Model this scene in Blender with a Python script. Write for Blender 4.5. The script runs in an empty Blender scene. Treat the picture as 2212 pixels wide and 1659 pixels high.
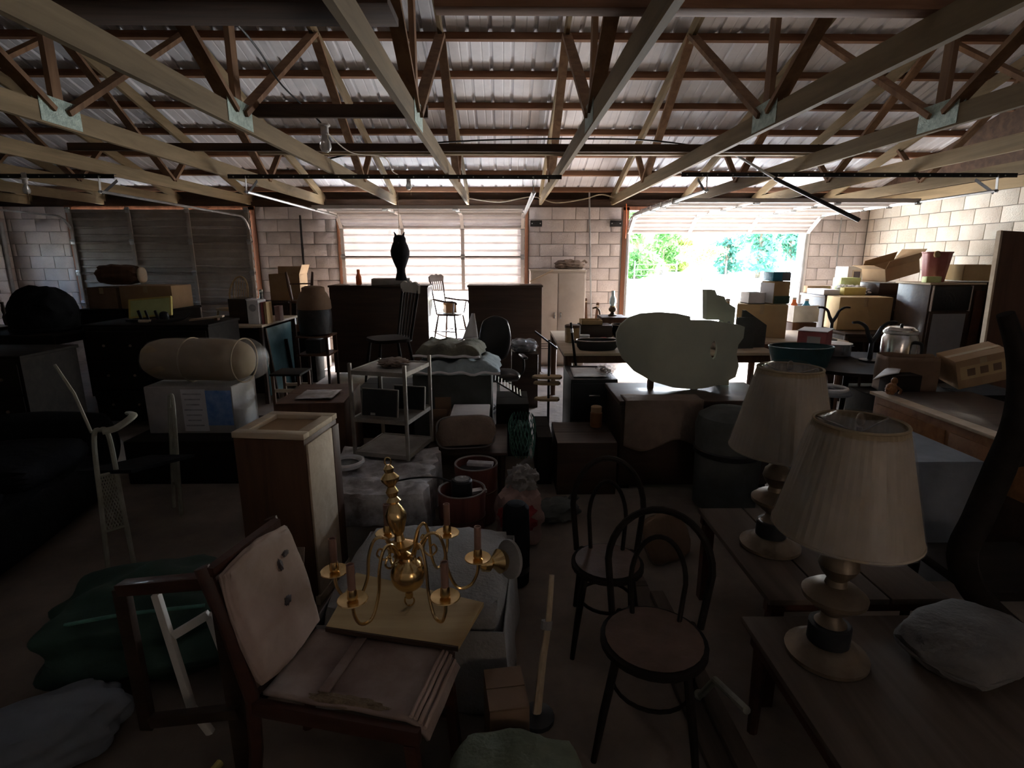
import bpy, bmesh, math, random
from mathutils import Vector, Matrix, Euler, noise
random.seed(7)
PI = math.pi
SC = bpy.context.scene
COL = SC.collection

# ------------------------------------------------------------------ camera
FPX = 1180.0
CAM_H = 1.8
PITCH = math.radians(13.0)
YAW = math.radians(-0.78)
cam_d = bpy.data.cameras.new('camera')
cam_d.sensor_width = 36.0
cam_d.lens = FPX / 2212.0 * 36.0
cam_d.clip_start = 0.02
cam_d.clip_end = 500
cam = bpy.data.objects.new('camera', cam_d)
COL.objects.link(cam)
cam.location = (0, 0, CAM_H)
cam.rotation_euler = (PI / 2 - PITCH, 0, YAW)
SC.camera = cam

# ------------------------------------------------------------------ sky, sun, exposure
SUN_EL, SUN_AZ = math.radians(52), math.radians(20)     # sun stands outside, over the yard
w = bpy.data.worlds.new('sky_world')
SC.world = w
w.use_nodes = True
nt = w.node_tree
bg = nt.nodes['Background']
sky = nt.nodes.new('ShaderNodeTexSky')
sky.sky_type = 'NISHITA'
sky.sun_disc = False
sky.sun_elevation = SUN_EL
sky.sun_rotation = SUN_AZ
sky.air_density = 1.0
sky.dust_density = 2.5
nt.links.new(sky.outputs['Color'], bg.inputs['Color'])
bg.inputs['Strength'].default_value = 0.55
sun_d = bpy.data.lights.new('sun', 'SUN')
sun_d.energy = 8.5
sun_d.angle = math.radians(0.6)
sun_d.color = (1.0, 0.97, 0.93)
sun = bpy.data.objects.new('sun', sun_d)
COL.objects.link(sun)
sv = Vector((math.sin(SUN_AZ) * math.cos(SUN_EL), math.cos(SUN_AZ) * math.cos(SUN_EL), math.sin(SUN_EL)))
sun.rotation_euler = (-sv).to_track_quat('-Z', 'Y').to_euler()
sun.location = (4, 30, 30)

SC.view_settings.view_transform = 'Standard'
SC.view_settings.look = 'None'
SC.view_settings.gamma = 1.0
SC.view_settings.use_curve_mapping = False
SC.view_settings.exposure = 3.0
cy = SC.cycles
cy.use_denoising = True
cy.max_bounces = 6
cy.diffuse_bounces = 4
cy.glossy_bounces = 4
cy.transmission_bounces = 6
cy.transparent_max_bounces = 8
cy.sample_clamp_indirect = 6.0
cy.caustics_reflective = False
cy.caustics_refractive = False
cy.use_adaptive_sampling = True
cy.adaptive_threshold = 0.03
cy.use_guiding = True
cy.use_surface_guiding = True

# ------------------------------------------------------------------ photo measuring
_Rm = cam.rotation_euler.to_matrix()
def ray(px, py):
    return _Rm @ Vector(((px - 1106) / FPX, (829.5 - py) / FPX, -1))
def atY(px, py, Y):
    d = ray(px, py); t = Y / d.y
    return Vector((d.x * t, Y, CAM_H + d.z * t))
def atZ(px, py, z):
    d = ray(px, py); t = (z - CAM_H) / d.z
    return Vector((d.x * t, d.y * t, z))
def atX(px, py, X):
    d = ray(px, py); t = X / d.x
    return Vector((X, d.y * t, CAM_H + d.z * t))

# ------------------------------------------------------------------ materials
MATS = {}
def mat(name, c, c2=None, scale=6.0, rough=0.75, metal=0.0, bump=0.15, grain=None, spec=0.3, trans=0.0, rnd=0.0, coat=0.0, bscale=None, alpha=1.0, transmission=0.0, contrast=(0.35, 0.65)):
    if name in MATS: return MATS[name]
    m = bpy.data.materials.new(name); m.use_nodes = True
    n = m.node_tree.nodes; l = m.node_tree.links
    b = n['Principled BSDF']
    if c2 is None: c2 = tuple(x * 0.72 for x in c)
    tc = n.new('ShaderNodeTexCoord'); mp = n.new('ShaderNodeMapping')
    l.new(tc.outputs['Object'], mp.inputs['Vector'])
    if grain: mp.inputs['Scale'].default_value = {'x': (0.08, 1, 1), 'y': (1, 0.08, 1), 'z': (1, 1, 0.08)}[grain]
    if rnd:
        oi = n.new('ShaderNodeObjectInfo'); ml = n.new('ShaderNodeMath'); ml.operation = 'MULTIPLY'; ml.inputs[1].default_value = 37.0
        l.new(oi.outputs['Random'], ml.inputs[0]); l.new(ml.outputs[0], mp.inputs['Location'])
    nz = n.new('ShaderNodeTexNoise'); nz.inputs['Scale'].default_value = scale * (4 if grain else 1)
    nz.inputs['Detail'].default_value = 6; nz.inputs['Roughness'].default_value = 0.62
    if grain: nz.inputs['Distortion'].default_value = 0.6
    l.new(mp.outputs['Vector'], nz.inputs['Vector'])
    cr = n.new('ShaderNodeValToRGB')
    cr.color_ramp.elements[0].position = contrast[0]; cr.color_ramp.elements[1].position = contrast[1]
    cr.color_ramp.elements[0].color = (*c2, 1); cr.color_ramp.elements[1].color = (*c, 1)
    l.new(nz.outputs['Fac'], cr.inputs['Fac'])
    out = cr.outputs['Color']
    if rnd:
        hs = n.new('ShaderNodeHueSaturation')
        mr = n.new('ShaderNodeMapRange'); mr.inputs['To Min'].default_value = 1 - rnd; mr.inputs['To Max'].default_value = 1 + rnd
        l.new(oi.outputs['Random'], mr.inputs['Value']); l.new(mr.outputs[0], hs.inputs['Value']); l.new(out, hs.inputs['Color']); out = hs.outputs['Color']
    l.new(out, b.inputs['Base Color'])
    b.inputs['Roughness'].default_value = rough; b.inputs['Metallic'].default_value = metal
    b.inputs['Specular IOR Level'].default_value = spec
    if coat: b.inputs['Coat Weight'].default_value = coat; b.inputs['Coat Roughness'].default_value = 0.12
    if transmission: b.inputs['Transmission Weight'].default_value = transmission
    if alpha < 1: b.inputs['Alpha'].default_value = alpha
    if bump:
        n2 = n.new('ShaderNodeTexNoise'); n2.inputs['Scale'].default_value = bscale or scale * 5; n2.inputs['Detail'].default_value = 5
        l.new(mp.outputs['Vector'], n2.inputs['Vector'])
        bp = n.new('ShaderNodeBump'); bp.inputs['Strength'].default_value = bump; bp.inputs['Distance'].default_value = 0.02
        l.new(n2.outputs['Fac'], bp.inputs['Height']); l.new(bp.outputs['Normal'], b.inputs['Normal'])
    if trans:
        t = n.new('ShaderNodeBsdfTranslucent'); mx = n.new('ShaderNodeMixShader'); mx.inputs[0].default_value = trans
        l.new(out, t.inputs['Color']); l.new(b.outputs[0], mx.inputs[1]); l.new(t.outputs[0], mx.inputs[2])
        l.new(mx.outputs[0], n['Material Output'].inputs['Surface'])
    MATS[name] = m
    return m

# ------------------------------------------------------------------ mesh building
def R(*deg): return Euler([math.radians(d) for d in deg]).to_matrix()
class G:
    def __init__(s): s.bm = bmesh.new()
    def box(s, c, d, r=None, bev=0.0):
        m = Matrix.Translation(c) @ ((R(*r) if isinstance(r, tuple) else r).to_4x4() if r is not None else Matrix()) @ Matrix.Diagonal((*d, 1))
        v = bmesh.ops.create_cube(s.bm, size=1, matrix=m)['verts']
        if bev: bmesh.ops.bevel(s.bm, geom=list({e for x in v for e in x.link_edges}), offset=bev, segments=2, affect='EDGES', profile=0.5)
        return s
    def bar(s, p0, p1, wd, ht, up=(0, 0, 1), bev=0.0):
        p0, p1 = Vector(p0), Vector(p1); z = (p1 - p0); L = z.length; z.normalize()
        u = Vector(up); x = u.cross(z)
        if x.length < 1e-4: x = Vector((1, 0, 0)).cross(z)
        x.normalize(); y = z.cross(x)
        return s.box((p0 + p1) / 2, (wd, ht, L), Matrix((x, y, z)).transposed(), bev)
    def cyl(s, p0, p1, r0, r1=None, seg=12):
        p0, p1 = Vector(p0), Vector(p1); z = p1 - p0; L = z.length
        q = z.to_track_quat('Z', 'Y').to_matrix().to_4x4()
        bmesh.ops.create_cone(s.bm, cap_ends=True, segments=seg, radius1=r0, radius2=r0 if r1 is None else r1, depth=L, matrix=Matrix.Translation((p0 + p1) / 2) @ q)
        return s
    def tube(s, pts, r, seg=8, closed=False, flat=1.0, up=None):
        pts = [Vector(p) for p in pts]; n = len(pts); rs = r if isinstance(r, (list, tuple)) else [r] * n
        rings = []; prev = Vector(up) if up else None
        for i, p in enumerate(pts):
            a = pts[(i - 1) % n] if (closed or i) else p
            b = pts[(i + 1) % n] if (closed or i < n - 1) else p
            t = (b - a).normalized()
            if prev is None: prev = t.orthogonal()
            x = (prev - t * prev.dot(t))
            if x.length < 1e-5: x = t.orthogonal()
            x.normalize(); y = t.cross(x); prev = Vector(up) if up else x
            rings.append([s.bm.verts.new(p + x * (math.cos(2 * PI * k / seg) * rs[i]) + y * (math.sin(2 * PI * k / seg) * rs[i] * flat)) for k in range(seg)])
        for i in range(n if closed else n - 1):
            A, B = rings[i], rings[(i + 1) % n]
            for k in range(seg): s.bm.faces.new((A[k], A[(k + 1) % seg], B[(k + 1) % seg], B[k]))
        if not closed:
            s.bm.faces.new(list(reversed(rings[0]))); s.bm.faces.new(rings[-1])
        return s
    def lathe(s, prof, seg=24, c=(0, 0, 0), m=None, cap=True):
        M = Matrix.Translation(c) @ (m.to_4x4() if m is not None else Matrix()); rings = []
        for r, z in prof:
            rings.append([s.bm.verts.new(M @ Vector((max(r, 1e-4) * math.cos(2 * PI * k / seg), max(r, 1e-4) * math.sin(2 * PI * k / seg), z))) for k in range(seg)])
        for A, B in zip(rings, rings[1:]):
            for k in range(seg): s.bm.faces.new((A[k], A[(k + 1) % seg], B[(k + 1) % seg], B[k]))
        if cap:
            s.bm.faces.new(list(reversed(rings[0]))); s.bm.faces.new(rings[-1])
        return s
    def plate(s, pts, th, m=None, c=(0, 0, 0), hole=None):
        """outline in local xz, thickness along y"""
        M = Matrix.Translation(c) @ (m.to_4x4() if m is not None else Matrix())
        def ring(P, y): return [s.bm.verts.new(M @ Vector((p[0], y, p[1]))) for p in P]
        f, b = ring(pts, -th / 2), ring(pts, th / 2); n = len(pts)
        for k in range(n): s.bm.faces.new((f[k], f[(k + 1) % n], b[(k + 1) % n], b[k]))
        if hole:
            hf, hb = ring(hole, -th / 2), ring(hole, th / 2); q = len(hole)
            for k in range(q): s.bm.faces.new((hf[(k + 1) % q], hf[k], hb[k], hb[(k + 1) % q]))
            for o, h in ((f, hf), (b, hb)):
                ed = []
                for L in (o, h):
                    for k in range(len(L)):
                        e = s.bm.edges.get((L[k], L[(k + 1) % len(L)]))
                        ed.append(e)
                bmesh.ops.triangle_fill(s.bm, use_beauty=True, edges=ed)
        else:
            s.bm.faces.new(list(reversed(f))); s.bm.faces.new(b)
        return s
    def grid(s, fn, nu, nv):
        V = [[s.bm.verts.new(fn(i / nu, j / nv)) for j in range(nv + 1)] for i in range(nu + 1)]
        for i in range(nu):
            for j in range(nv): s.bm.faces.new((V[i][j], V[i + 1][j], V[i + 1][j + 1], V[i][j + 1]))
        return s
    def blob(s, c, r, e=0.6, nz=0.0, ns=3.0, m=None, sub=4, seed=0, flatb=None):
        """super-ellipsoid cushion / sack with noise"""
        M = Matrix.Translation(c) @ (m.to_4x4() if m is not None else Matrix())
        v = bmesh.ops.create_icosphere(s.bm, subdivisions=sub, radius=1)['verts']
        f = lambda q: math.copysign(abs(q) ** e, q)
        for x in v:
            p = x.co.copy(); mx = max(abs(p.x), abs(p.y), abs(p.z))
            p = p.lerp(p / mx, 1 - e)
            if nz: p += p.normalized() * nz * noise.noise(p * ns + Vector((seed * 3.1, seed, 0)))
            p = Vector((p.x * r[0], p.y * r[1], p.z * r[2]))
            if flatb is not None: p.z = max(p.z, flatb)
            x.co = M @ p
        return s
    def o(s, name, m, parent=None, loc=None, rot=None, smooth=35, solid=None):
        bmesh.ops.recalc_face_normals(s.bm, faces=s.bm.faces)
        me = bpy.data.meshes.new(name); s.bm.to_mesh(me); s.bm.free()
        if smooth:
            me.shade_smooth(); me.set_sharp_from_angle(angle=math.radians(smooth))
        if m is not None: me.materials.append(m)
        ob = bpy.data.objects.new(name, me); COL.objects.link(ob)
        if parent is not None: ob.parent = parent
        if loc is not None: ob.location = loc
        if rot is not None: ob.rotation_euler = [math.radians(d) for d in rot]
        if solid:
            md = ob.modifiers.new('thick', 'SOLIDIFY'); md.thickness = solid; md.offset = 0
        return ob
def thing(name, label, cat, loc=(0, 0, 0), rz=0, group=None, tilt=None):
    e = bpy.data.objects.new(name, None); COL.objects.link(e); e.empty_display_size = 0.1
    e.location = loc; e.rotation_euler = (math.radians(tilt[0]) if tilt else 0, math.radians(tilt[1]) if tilt else 0, math.radians(rz))
    e['label'] = label; e['category'] = cat
    if group: e['group'] = group
    return e
def struct(o):
    o['kind'] = 'structure'; return o
def inst(src, parent, loc=None, rot=None, scale=None):
    c = src.copy(); COL.objects.link(c); c.parent = parent
    if loc is not None: c.location = loc
    if rot is not None: c.rotation_euler = rot
    if scale is not None: c.scale = scale
    return c
def arc(c, r, a0, a1, n, ax=('x', 'z')):
    P = []
    for i in range(n + 1):
        a = math.radians(a0 + (a1 - a0) * i / n); v = [c[0], c[1], c[2]]
        rr = r if isinstance(r, tuple) else (r, r)
        v['xyz'.index(ax[0])] += rr[0] * math.cos(a); v['xyz'.index(ax[1])] += rr[1] * math.sin(a); P.append(tuple(v))
    return P
def spline(P, n=8):
    P = [Vector(p) for p in P]; out = []
    for i in range(len(P) - 1):
        a = P[max(i - 1, 0)]; b = P[i]; c = P[i + 1]; d = P[min(i + 2, len(P) - 1)]
        for k in range(n):
            t = k / n
            out.append(0.5 * ((2 * b) + (c - a) * t + (2 * a - 5 * b + 4 * c - d) * t * t + (3 * b - a - 3 * c + d) * t ** 3))
    out.append(P[-1]); return out

# palette of materials
mat('concrete', (0.23, 0.185, 0.15), (0.14, 0.115, 0.095), 2.2, 0.9, bump=0.25)
mat('mortar', (0.46, 0.42, 0.39), None, 9, 0.95)
mat('block_paint', (0.72, 0.66, 0.635), (0.60, 0.54, 0.515), 3.5, 0.92, bump=0.35, bscale=60, rnd=0.10)
mat('block_cream', (0.70, 0.66, 0.57), (0.60, 0.52, 0.43), 2.5, 0.92, bump=0.35, bscale=60, rnd=0.16)
mat('galvanised', (0.80, 0.81, 0.86), (0.66, 0.67, 0.72), 2.0, 0.6, metal=0.0, bump=0.05, rnd=0.06)
mat('zinc_plate', (0.50, 0.60, 0.52), (0.30, 0.38, 0.33), 30, 0.5, metal=0.3, bump=0.6, bscale=120)
mat('pine', (0.255, 0.185, 0.10), (0.16, 0.115, 0.06), 2.5, 0.8, grain='y', rnd=0.18)
mat('pine_x', (0.30, 0.165, 0.10), (0.18, 0.09, 0.05), 2.5, 0.8, grain='x', rnd=0.18)
mat('pine_z', (0.26, 0.15, 0.08), (0.16, 0.085, 0.045), 2.5, 0.8, grain='z', rnd=0.18)
mat('dark_beam', (0.10, 0.06, 0.04), (0.05, 0.03, 0.02), 2.5, 0.85, grain='x')
mat('jamb_wood', (0.30, 0.13, 0.07), (0.18, 0.075, 0.04), 2.5, 0.75, grain='z')
mat('door_white', (0.80, 0.77, 0.74), (0.72, 0.68, 0.65), 4, 0.55, bump=0.04)
mat('fibreglass', (0.70, 0.66, 0.64), (0.62, 0.58, 0.56), 5, 0.6, bump=0.05, trans=0.24)
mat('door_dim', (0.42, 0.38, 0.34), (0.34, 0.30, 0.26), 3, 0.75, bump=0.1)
mat('track_steel', (0.55, 0.56, 0.56), (0.40, 0.41, 0.41), 8, 0.4, metal=0.7, bump=0.05)
mat('black_steel', (0.04, 0.04, 0.042), (0.02, 0.02, 0.02), 8, 0.5, metal=0.4, bump=0.1)
mat('dry_grass', (0.74, 0.74, 0.70), (0.60, 0.60, 0.56), 0.4, 0.95, bump=0.4, bscale=14)
mat('leaf_green', (0.22, 0.42, 0.12), (0.10, 0.24, 0.07), 3, 0.6, bump=0, trans=0.45, rnd=0.2)
mat('leaf_blue', (0.15, 0.36, 0.24), (0.07, 0.20, 0.14), 3, 0.6, bump=0, trans=0.4, rnd=0.2)
mat('leaf_yellow', (0.42, 0.50, 0.12), (0.26, 0.36, 0.08), 3, 0.6, bump=0, trans=0.5)
mat('bark', (0.22, 0.17, 0.12), (0.11, 0.08, 0.06), 6, 0.95, bump=0.6)

# ================================================================== STRUCTURE
XL, XR, YB, YF = -8.4, 6.26, 9.7, -1.5
ROOF0, SLOPE = 2.86, 0.30
YRIDGE = 4.1
DOORS = [(-7.28, -4.31), (-2.76, 0.32), (2.12, 5.19)]
DOOR_TOP = 2.60
g = G(); g.box(((XL + XR) / 2, (YB + YF) / 2 + 0.1, -0.06), (XR - XL + 0.6, YB - YF + 0.6, 0.12)); struct(g.o('floor', MATS['concrete']))

# ---- block walls: a mortar core and every block on it
def blk():
    g = G(); g.box((0, 0, 0), (0.397, 0.02, 0.194), bev=0.004); return g
BLK = None
def block_wall(core, segs, axis, fixed, facing, m, z1, zmin=0.0):
    """segs: (a0, a1, z0, z1) rectangles along the wall that carry blocks"""
    global BLK
    src = None
    for (a0, a1, z0, zz1) in segs:
        row = 0; z = 0.0
        while z < zz1 - 0.02:
            h = 0.203
            if z + h > z0 + 0.02:
                off = 0.0 if row % 2 == 0 else 0.203
                k0 = math.floor((a0 - off) / 0.406)
                a = k0 * 0.406 + off
                while a < a1 - 0.01:
                    lo, hi = max(a, a0), min(a + 0.406, a1)
                    if hi - lo > 0.05:
                        zt = min(z + h, zz1)
                        sx = (hi - lo - 0.009) / 0.397; sz = (zt - z - 0.009) / 0.194
                        if src is None:
                            src = blk().o('block', m, core)
                            b = src
                        else: b = inst(src, core)
                        c = (lo + hi) / 2
                        if axis == 'x': b.location = (c, fixed, (z + zt) / 2); b.rotation_euler = (0, 0, 0)
                        else: b.location = (fixed, c, (z + zt) / 2); b.rotation_euler = (0, 0, PI / 2)
                        b.scale = (sx, 1, sz)
                    a += 0.406
            z += h; row += 1
TOPW = 2.64
g = G()
xs = [XL - 0.2] + [v for d in DOORS for v in d] + [XR + 0.2]
for i in range(0, len(xs), 2):
    g.box(((xs[i] + xs[i + 1]) / 2, YB + 0.11, TOPW / 2), (xs[i + 1] - xs[i], 0.18, TOPW))
wall_back = struct(g.o('wall_back', MATS['mortar']))
block_wall(wall_back, [(XL, DOORS[0][0] - 0.1, 0.4, TOPW), (DOORS[0][1] + 0.1, DOORS[1][0] - 0.1, 0.2, TOPW), (DOORS[1][1] + 0.1, DOORS[2][0] - 0.12, 0.2, TOPW), (DOORS[2][1] + 0.1, XR, 0.2, TOPW)], 'x', YB + 0.012, -1, MATS['block_paint'], TOPW)
g = G(); g.box((XR + 0.11, (YB + YF) / 2, TOPW / 2), (0.18, YB - YF + 0.4, TOPW)); wall_right = struct(g.o('wall_right', MATS['mortar']))
block_wall(wall_right, [(5.2, YB, 0.4, TOPW)], 'y', XR + 0.012, -1, MATS['block_cream'], TOPW)
g = G(); SW = (8.3, 9.0, 1.45, 2.2)      # a side window in the left wall, beyond the frame edge
g.box((XL - 0.11, (SW[0] + YF - 0.2) / 2, TOPW / 2), (0.18, SW[0] - YF + 0.2, TOPW)); g.box((XL - 0.11, (SW[1] + YB + 0.2) / 2, TOPW / 2), (0.18, YB + 0.2 - SW[1], TOPW))
g.box((XL - 0.11, (SW[0] + SW[1]) / 2, SW[2] / 2), (0.18, SW[1] - SW[0], SW[2])); g.box((XL - 0.11, (SW[0] + SW[1]) / 2, (SW[3] + TOPW) / 2), (0.18, SW[1] - SW[0], TOPW - SW[3]))
wall_left = struct(g.o('wall_left', MATS['mortar']))
block_wall(wall_left, [(9.05, YB, 0.6, TOPW), (7.0, 8.25, 0.6, TOPW)], 'y', XL - 0.012, 1, MATS['block_paint'], TOPW)
# front wall behind the camera has one small window
g = G()
WIN = (1.5, 2.25, 1.3, 1.85)
def wallx(x0, x1, z0, z1): g.box(((x0 + x1) / 2, YF - 0.11, (z0 + z1) / 2), (x1 - x0, 0.18, z1 - z0))
wallx(XL - 0.2, WIN[0], 0, TOPW); wallx(WIN[0], WIN[1], 0, WIN[2]); wallx(WIN[0], WIN[1], WIN[3], TOPW)
wallx(WIN[1], XR + 0.2, 0, TOPW)
wall_front = struct(g.o('wall_front', MATS['block_paint']))
# gable closures and eave boards
for nm, xx in (('wall_gable_left', XL - 0.1), ('wall_gable_right', XR + 0.1)):
    g = G(); zr = ROOF0 + (YB - YRIDGE) * SLOPE + 0.1
    g.plate([(YF - 0.2, TOPW - 0.02), (YB + 0.2, TOPW - 0.02), (YB + 0.2, ROOF0 + 0.05), (YRIDGE, zr), (YF - 0.2, ROOF0 + 0.05)], 0.03, m=R(0, 0, 90), c=(xx, 0, 0))
    struct(g.o(nm, MATS['dark_beam']))
g = G(); g.box(((XL + XR) / 2, YB + 0.10, 2.70), (XR - XL + 0.4, 0.14, 0.13)); struct(g.o('trim_top_plate', MATS['dark_beam']))
g = G(); g.box(((XL + XR) / 2, YB + 0.16, 2.83), (XR - XL + 0.4, 0.03, 0.15)); struct(g.o('trim_eave', MATS['dark_beam']))
g = G(); g.box(((XL + XR) / 2, YF - 0.10, 2.74), (XR - XL + 0.4, 0.14, 0.30)); struct(g.o('trim_front_plate', MATS['dark_beam']))

struct(G().box((XR + 0.08, (YB + YF) / 2, 2.71), (0.15, YB - YF, 0.14)).o('trim_right_plate', MATS['pine']))
# ---- ceiling: ribbed sheets and purlins
def zroof(y): return ROOF0 + (YB - abs(y - YRIDGE) - YRIDGE) * SLOPE if y < YRIDGE else ROOF0 + (YB - y) * SLOPE
PUR_H = 0.075
g = G(); g.box(((XL + XR) / 2, YRIDGE, ROOF0 + 5.6 * SLOPE + PUR_H + 0.06), (XR - XL + 0.9, 0.5, 0.012))
ceiling = struct(g.o('ceiling', MATS['galvanised']))
def sheet_prof():
    P = []; x = 0.0
    for k in range(4):
        P += [(x, 0), (x + 0.095, 0), (x + 0.10, 0.004), (x + 0.11, 0.004), (x + 0.115, 0), (x + 0.18, 0), (x + 0.192, 0.022), (x + 0.2166, 0.022), (x + 0.2286, 0)]; x += 0.2286
    return P
def sheet(y0, y1):
    g = G(); P = sheet_prof(); off = PUR_H + 0.004
    a = [g.bm.verts.new((p[0], y0, zroof(y0) + off + p[1])) for p in P]; b = [g.bm.verts.new((p[0], y1, zroof(y1) + off + p[1])) for p in P]
    for k in range(len(P) - 1):
        if (a[k].co - a[k + 1].co).length < 1e-6: continue
        g.bm.faces.new((a[k], a[k + 1], b[k + 1], b[k]))
    return g
s0 = sheet(YRIDGE, YB + 0.32).o('metal_sheet', MATS['galvanised'], ceiling, smooth=0, solid=0.001)
s1 = sheet(YRIDGE, YF - 0.32).o('metal_sheet', MATS['galvanised'], ceiling, smooth=0, solid=0.001)
x = XL - 0.4; first = True
while x < XR + 0.3:
    for s in (s0, s1):
        (s if first else inst(s, ceiling)).location = (x, 0, random.uniform(0, 0.002)) if first else (x, 0, 0)
        if not first: COL.objects[-1]
    if not first: pass
    first = False; x += 0.9146
# (copies were linked at their own positions above)
n = 0
for o in [c for c in ceiling.children if c.name.startswith('metal_sheet')]: n += 1
pur = []
y = YB - 0.05
while y > YRIDGE + 0.1: pur.append(y); y -= 0.585
g = G(); g.box((0, 0, PUR_H / 2), (XR - XL + 0.8, 0.04, PUR_H), r=(-math.degrees(math.atan(SLOPE)), 0, 0)); p0 = None
for yy in pur + [2 * YRIDGE - v for v in pur]:
    if p0 is None: p0 = g.o('purlin', MATS['pine_x'], ceiling); q = p0
    else: q = inst(p0, ceiling)
    q.location = ((XL + XR) / 2, yy, zroof(yy))
    if yy < YRIDGE: q.rotation_euler = (0, 0, PI)

# ---- roof trusses
BC0, BCH, LW = 2.67, 0.135, 0.038
TNAMES = {}
def truss(x, label):
    t = thing('roof_truss', label, 'roof truss', (x, 0, 0), group='wooden roof trusses')
    G().box((0, (YB + YF) / 2, BC0 + BCH / 2), (LW, YB - YF - 0.05, BCH)).o('bottom_chord', MATS['pine'], t)
    for sgn in (1, -1):
        ye = YB + 0.3 if sgn > 0 else YF - 0.3; d = 0.068
        G().bar((0, YRIDGE, zroof(YRIDGE) - d), (0, ye, ROOF0 - 0.3 * SLOPE - d), LW, 0.13, up=(1, 0, 0)).o('top_chord', MATS['pine'], t) if False else G().plate([(YRIDGE * 1.0, zroof(YRIDGE) - 0.002), (ye, ROOF0 - 0.3 * SLOPE - 0.002), (ye, ROOF0 - 0.3 * SLOPE - 0.13), (YRIDGE, zroof(YRIDGE) - 0.135)], LW, m=R(0, 0, 90)).o('top_chord', MATS['pine'], t)
        Y = lambda v: YRIDGE + sgn * v
        top = lambda v: zroof(Y(v)) - 0.10
        bz = BC0 + BCH - 0.03
        G().bar((0, Y(0.06), bz), (0, Y(1.8), top(1.8)), 0.036, 0.088, up=(1, 0, 0)).o('web', MATS['pine_z'], t)
        G().bar((0, Y(1.82), top(1.8)), (0, Y(3.4), bz), 0.036, 0.088, up=(1, 0, 0)).o('web', MATS['pine_z'], t)
        G().bar((0, Y(3.43), bz), (0, Y(3.95), top(3.95)), 0.036, 0.07, up=(1, 0, 0)).o('web', MATS['pine_z'], t)
    G().bar((0, YRIDGE, bz), (0, YRIDGE, zroof(YRIDGE) - 0.12), 0.088, 0.036, up=(1, 0, 0)).o('web', MATS['pine_z'], t)
    for s in (-1, 1):
        G().box((s * (LW / 2 + 0.002), YRIDGE, BC0 + BCH / 2 + 0.03), (0.003, 0.36, 0.17)).o('gusset_plate', MATS['zinc_plate'], t)
    return t
ordn = ['first', 'second', 'third', 'fourth', 'fifth', 'sixth']
TX = [-0.61 + 1.22 * k for k in range(-6, 6)]
for k, x in enumerate(TX):
    lab = ('brown wooden roof truss, %s from the left block wall' % ordn[k]) if k < 6 else ('brown wooden roof truss, %s from the right block wall' % ordn[11 - k])
    truss(x, lab)

# ---- overhead doors
def door_section(door, w, h, place, pm, sm, nrib=4, stiles=4):
    """one section in local xz (y thickness, inner face -y); place = matrix"""
    g = G(); P = []
    for k in range(nrib):
        z0 = h * k / nrib; d = h / nrib
        P += [(0, z0), (0, z0 + d * 0.62), (-0.022, z0 + d * 0.72), (-0.022, z0 + d * 0.9), (0, z0 + d)]
    A = [g.bm.verts.new((-w / 2, p[0], p[1])) for p in P]; B = [g.bm.verts.new((w / 2, p[0], p[1])) for p in P]
    for k in range(len(P) - 1):
        if abs(P[k][1] - P[k + 1][1]) < 1e-6 and abs(P[k][0] - P[k + 1][0]) < 1e-6: continue
        g.bm.faces.new((A[k], A[k + 1], B[k + 1], B[k]))
    o = g.o('section_panel', pm, door, smooth=0, solid=0.003); o.matrix_local = place
    for zz in (0.012, h - 0.012):
        r = G().box((0, -0.02, zz), (w, 0.05, 0.022)).o('section_rail', sm, door); r.matrix_local = place
    for k in range(stiles):
        xx = -w / 2 + 0.04 + (w - 0.08) * k / (stiles - 1)
        r = G().box((xx, -0.035, h / 2), (0.055, 0.025, h)).o('stile', sm, door); r.matrix_local = place
        r = G().box((xx, -0.052, h - 0.01), (0.07, 0.012, 0.09), bev=0.003).cyl((xx - 0.04, -0.06, h), (xx + 0.04, -0.06, h), 0.012).o('hinge', MATS['track_steel'], door); r.matrix_local = place
def PM(x, y, z, ang): return Matrix.Translation((x, y, z)) @ R(ang, 0, 0).to_4x4()
def tracks(door, x0, x1, zt, yend):
    for sgn, x in ((-1, x0), (1, x1)):
        pts = [(x, YB - 0.05, 0.1), (x, YB - 0.05, zt - 0.32)] + arc((x, YB - 0.37, zt - 0.32), 0.32, 10, 90, 8, ('y', 'z')) + [(x, yend, zt + 0.02)]
        G().tube(pts, 0.026, 6, flat=0.6, up=(1, 0, 0)).o('track', MATS['track_steel'], door)
        G().bar((x, yend, zt), (x, yend + 0.02, BC0 - 0.02), 0.03, 0.004, up=(1, 0, 0)).o('hanger', MATS['track_steel'], door)
        G().bar((x, yend + 0.03, zt), (x - 0.0, yend + 0.30, BC0 - 0.03), 0.03, 0.004, up=(1, 0, 0)).o('brace', MATS['black_steel'], door)
def make_door(name, k, pm, sm, secs, track_end):
    x0, x1 = DOORS[k]; w = x1 - x0 + 0.06; xc = (x0 + x1) / 2
    d = bpy.data.objects.new(name, None); COL.objects.link(d); d['kind'] = 'structure'
    for (y, z, ang, h) in secs: door_section(d, w, h, PM(xc, y, z, ang), pm, sm)
    tracks(d, x0 + 0.0, x1 - 0.0, 2.47, track_end)
    return d
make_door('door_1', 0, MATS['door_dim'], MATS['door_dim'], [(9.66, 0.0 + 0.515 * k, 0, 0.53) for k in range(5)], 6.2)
make_door('door_2', 1, MATS['fibreglass'], MATS['door_white'], [(9.66, 1.24, 0, 0.585), (9.66, 1.81, 0, 0.51), (9.64, 2.31, 47, 0.36), (9.34, 2.53, 88, 0.5), (8.82, 2.54, 90, 0.5)], 6.2)
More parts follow.
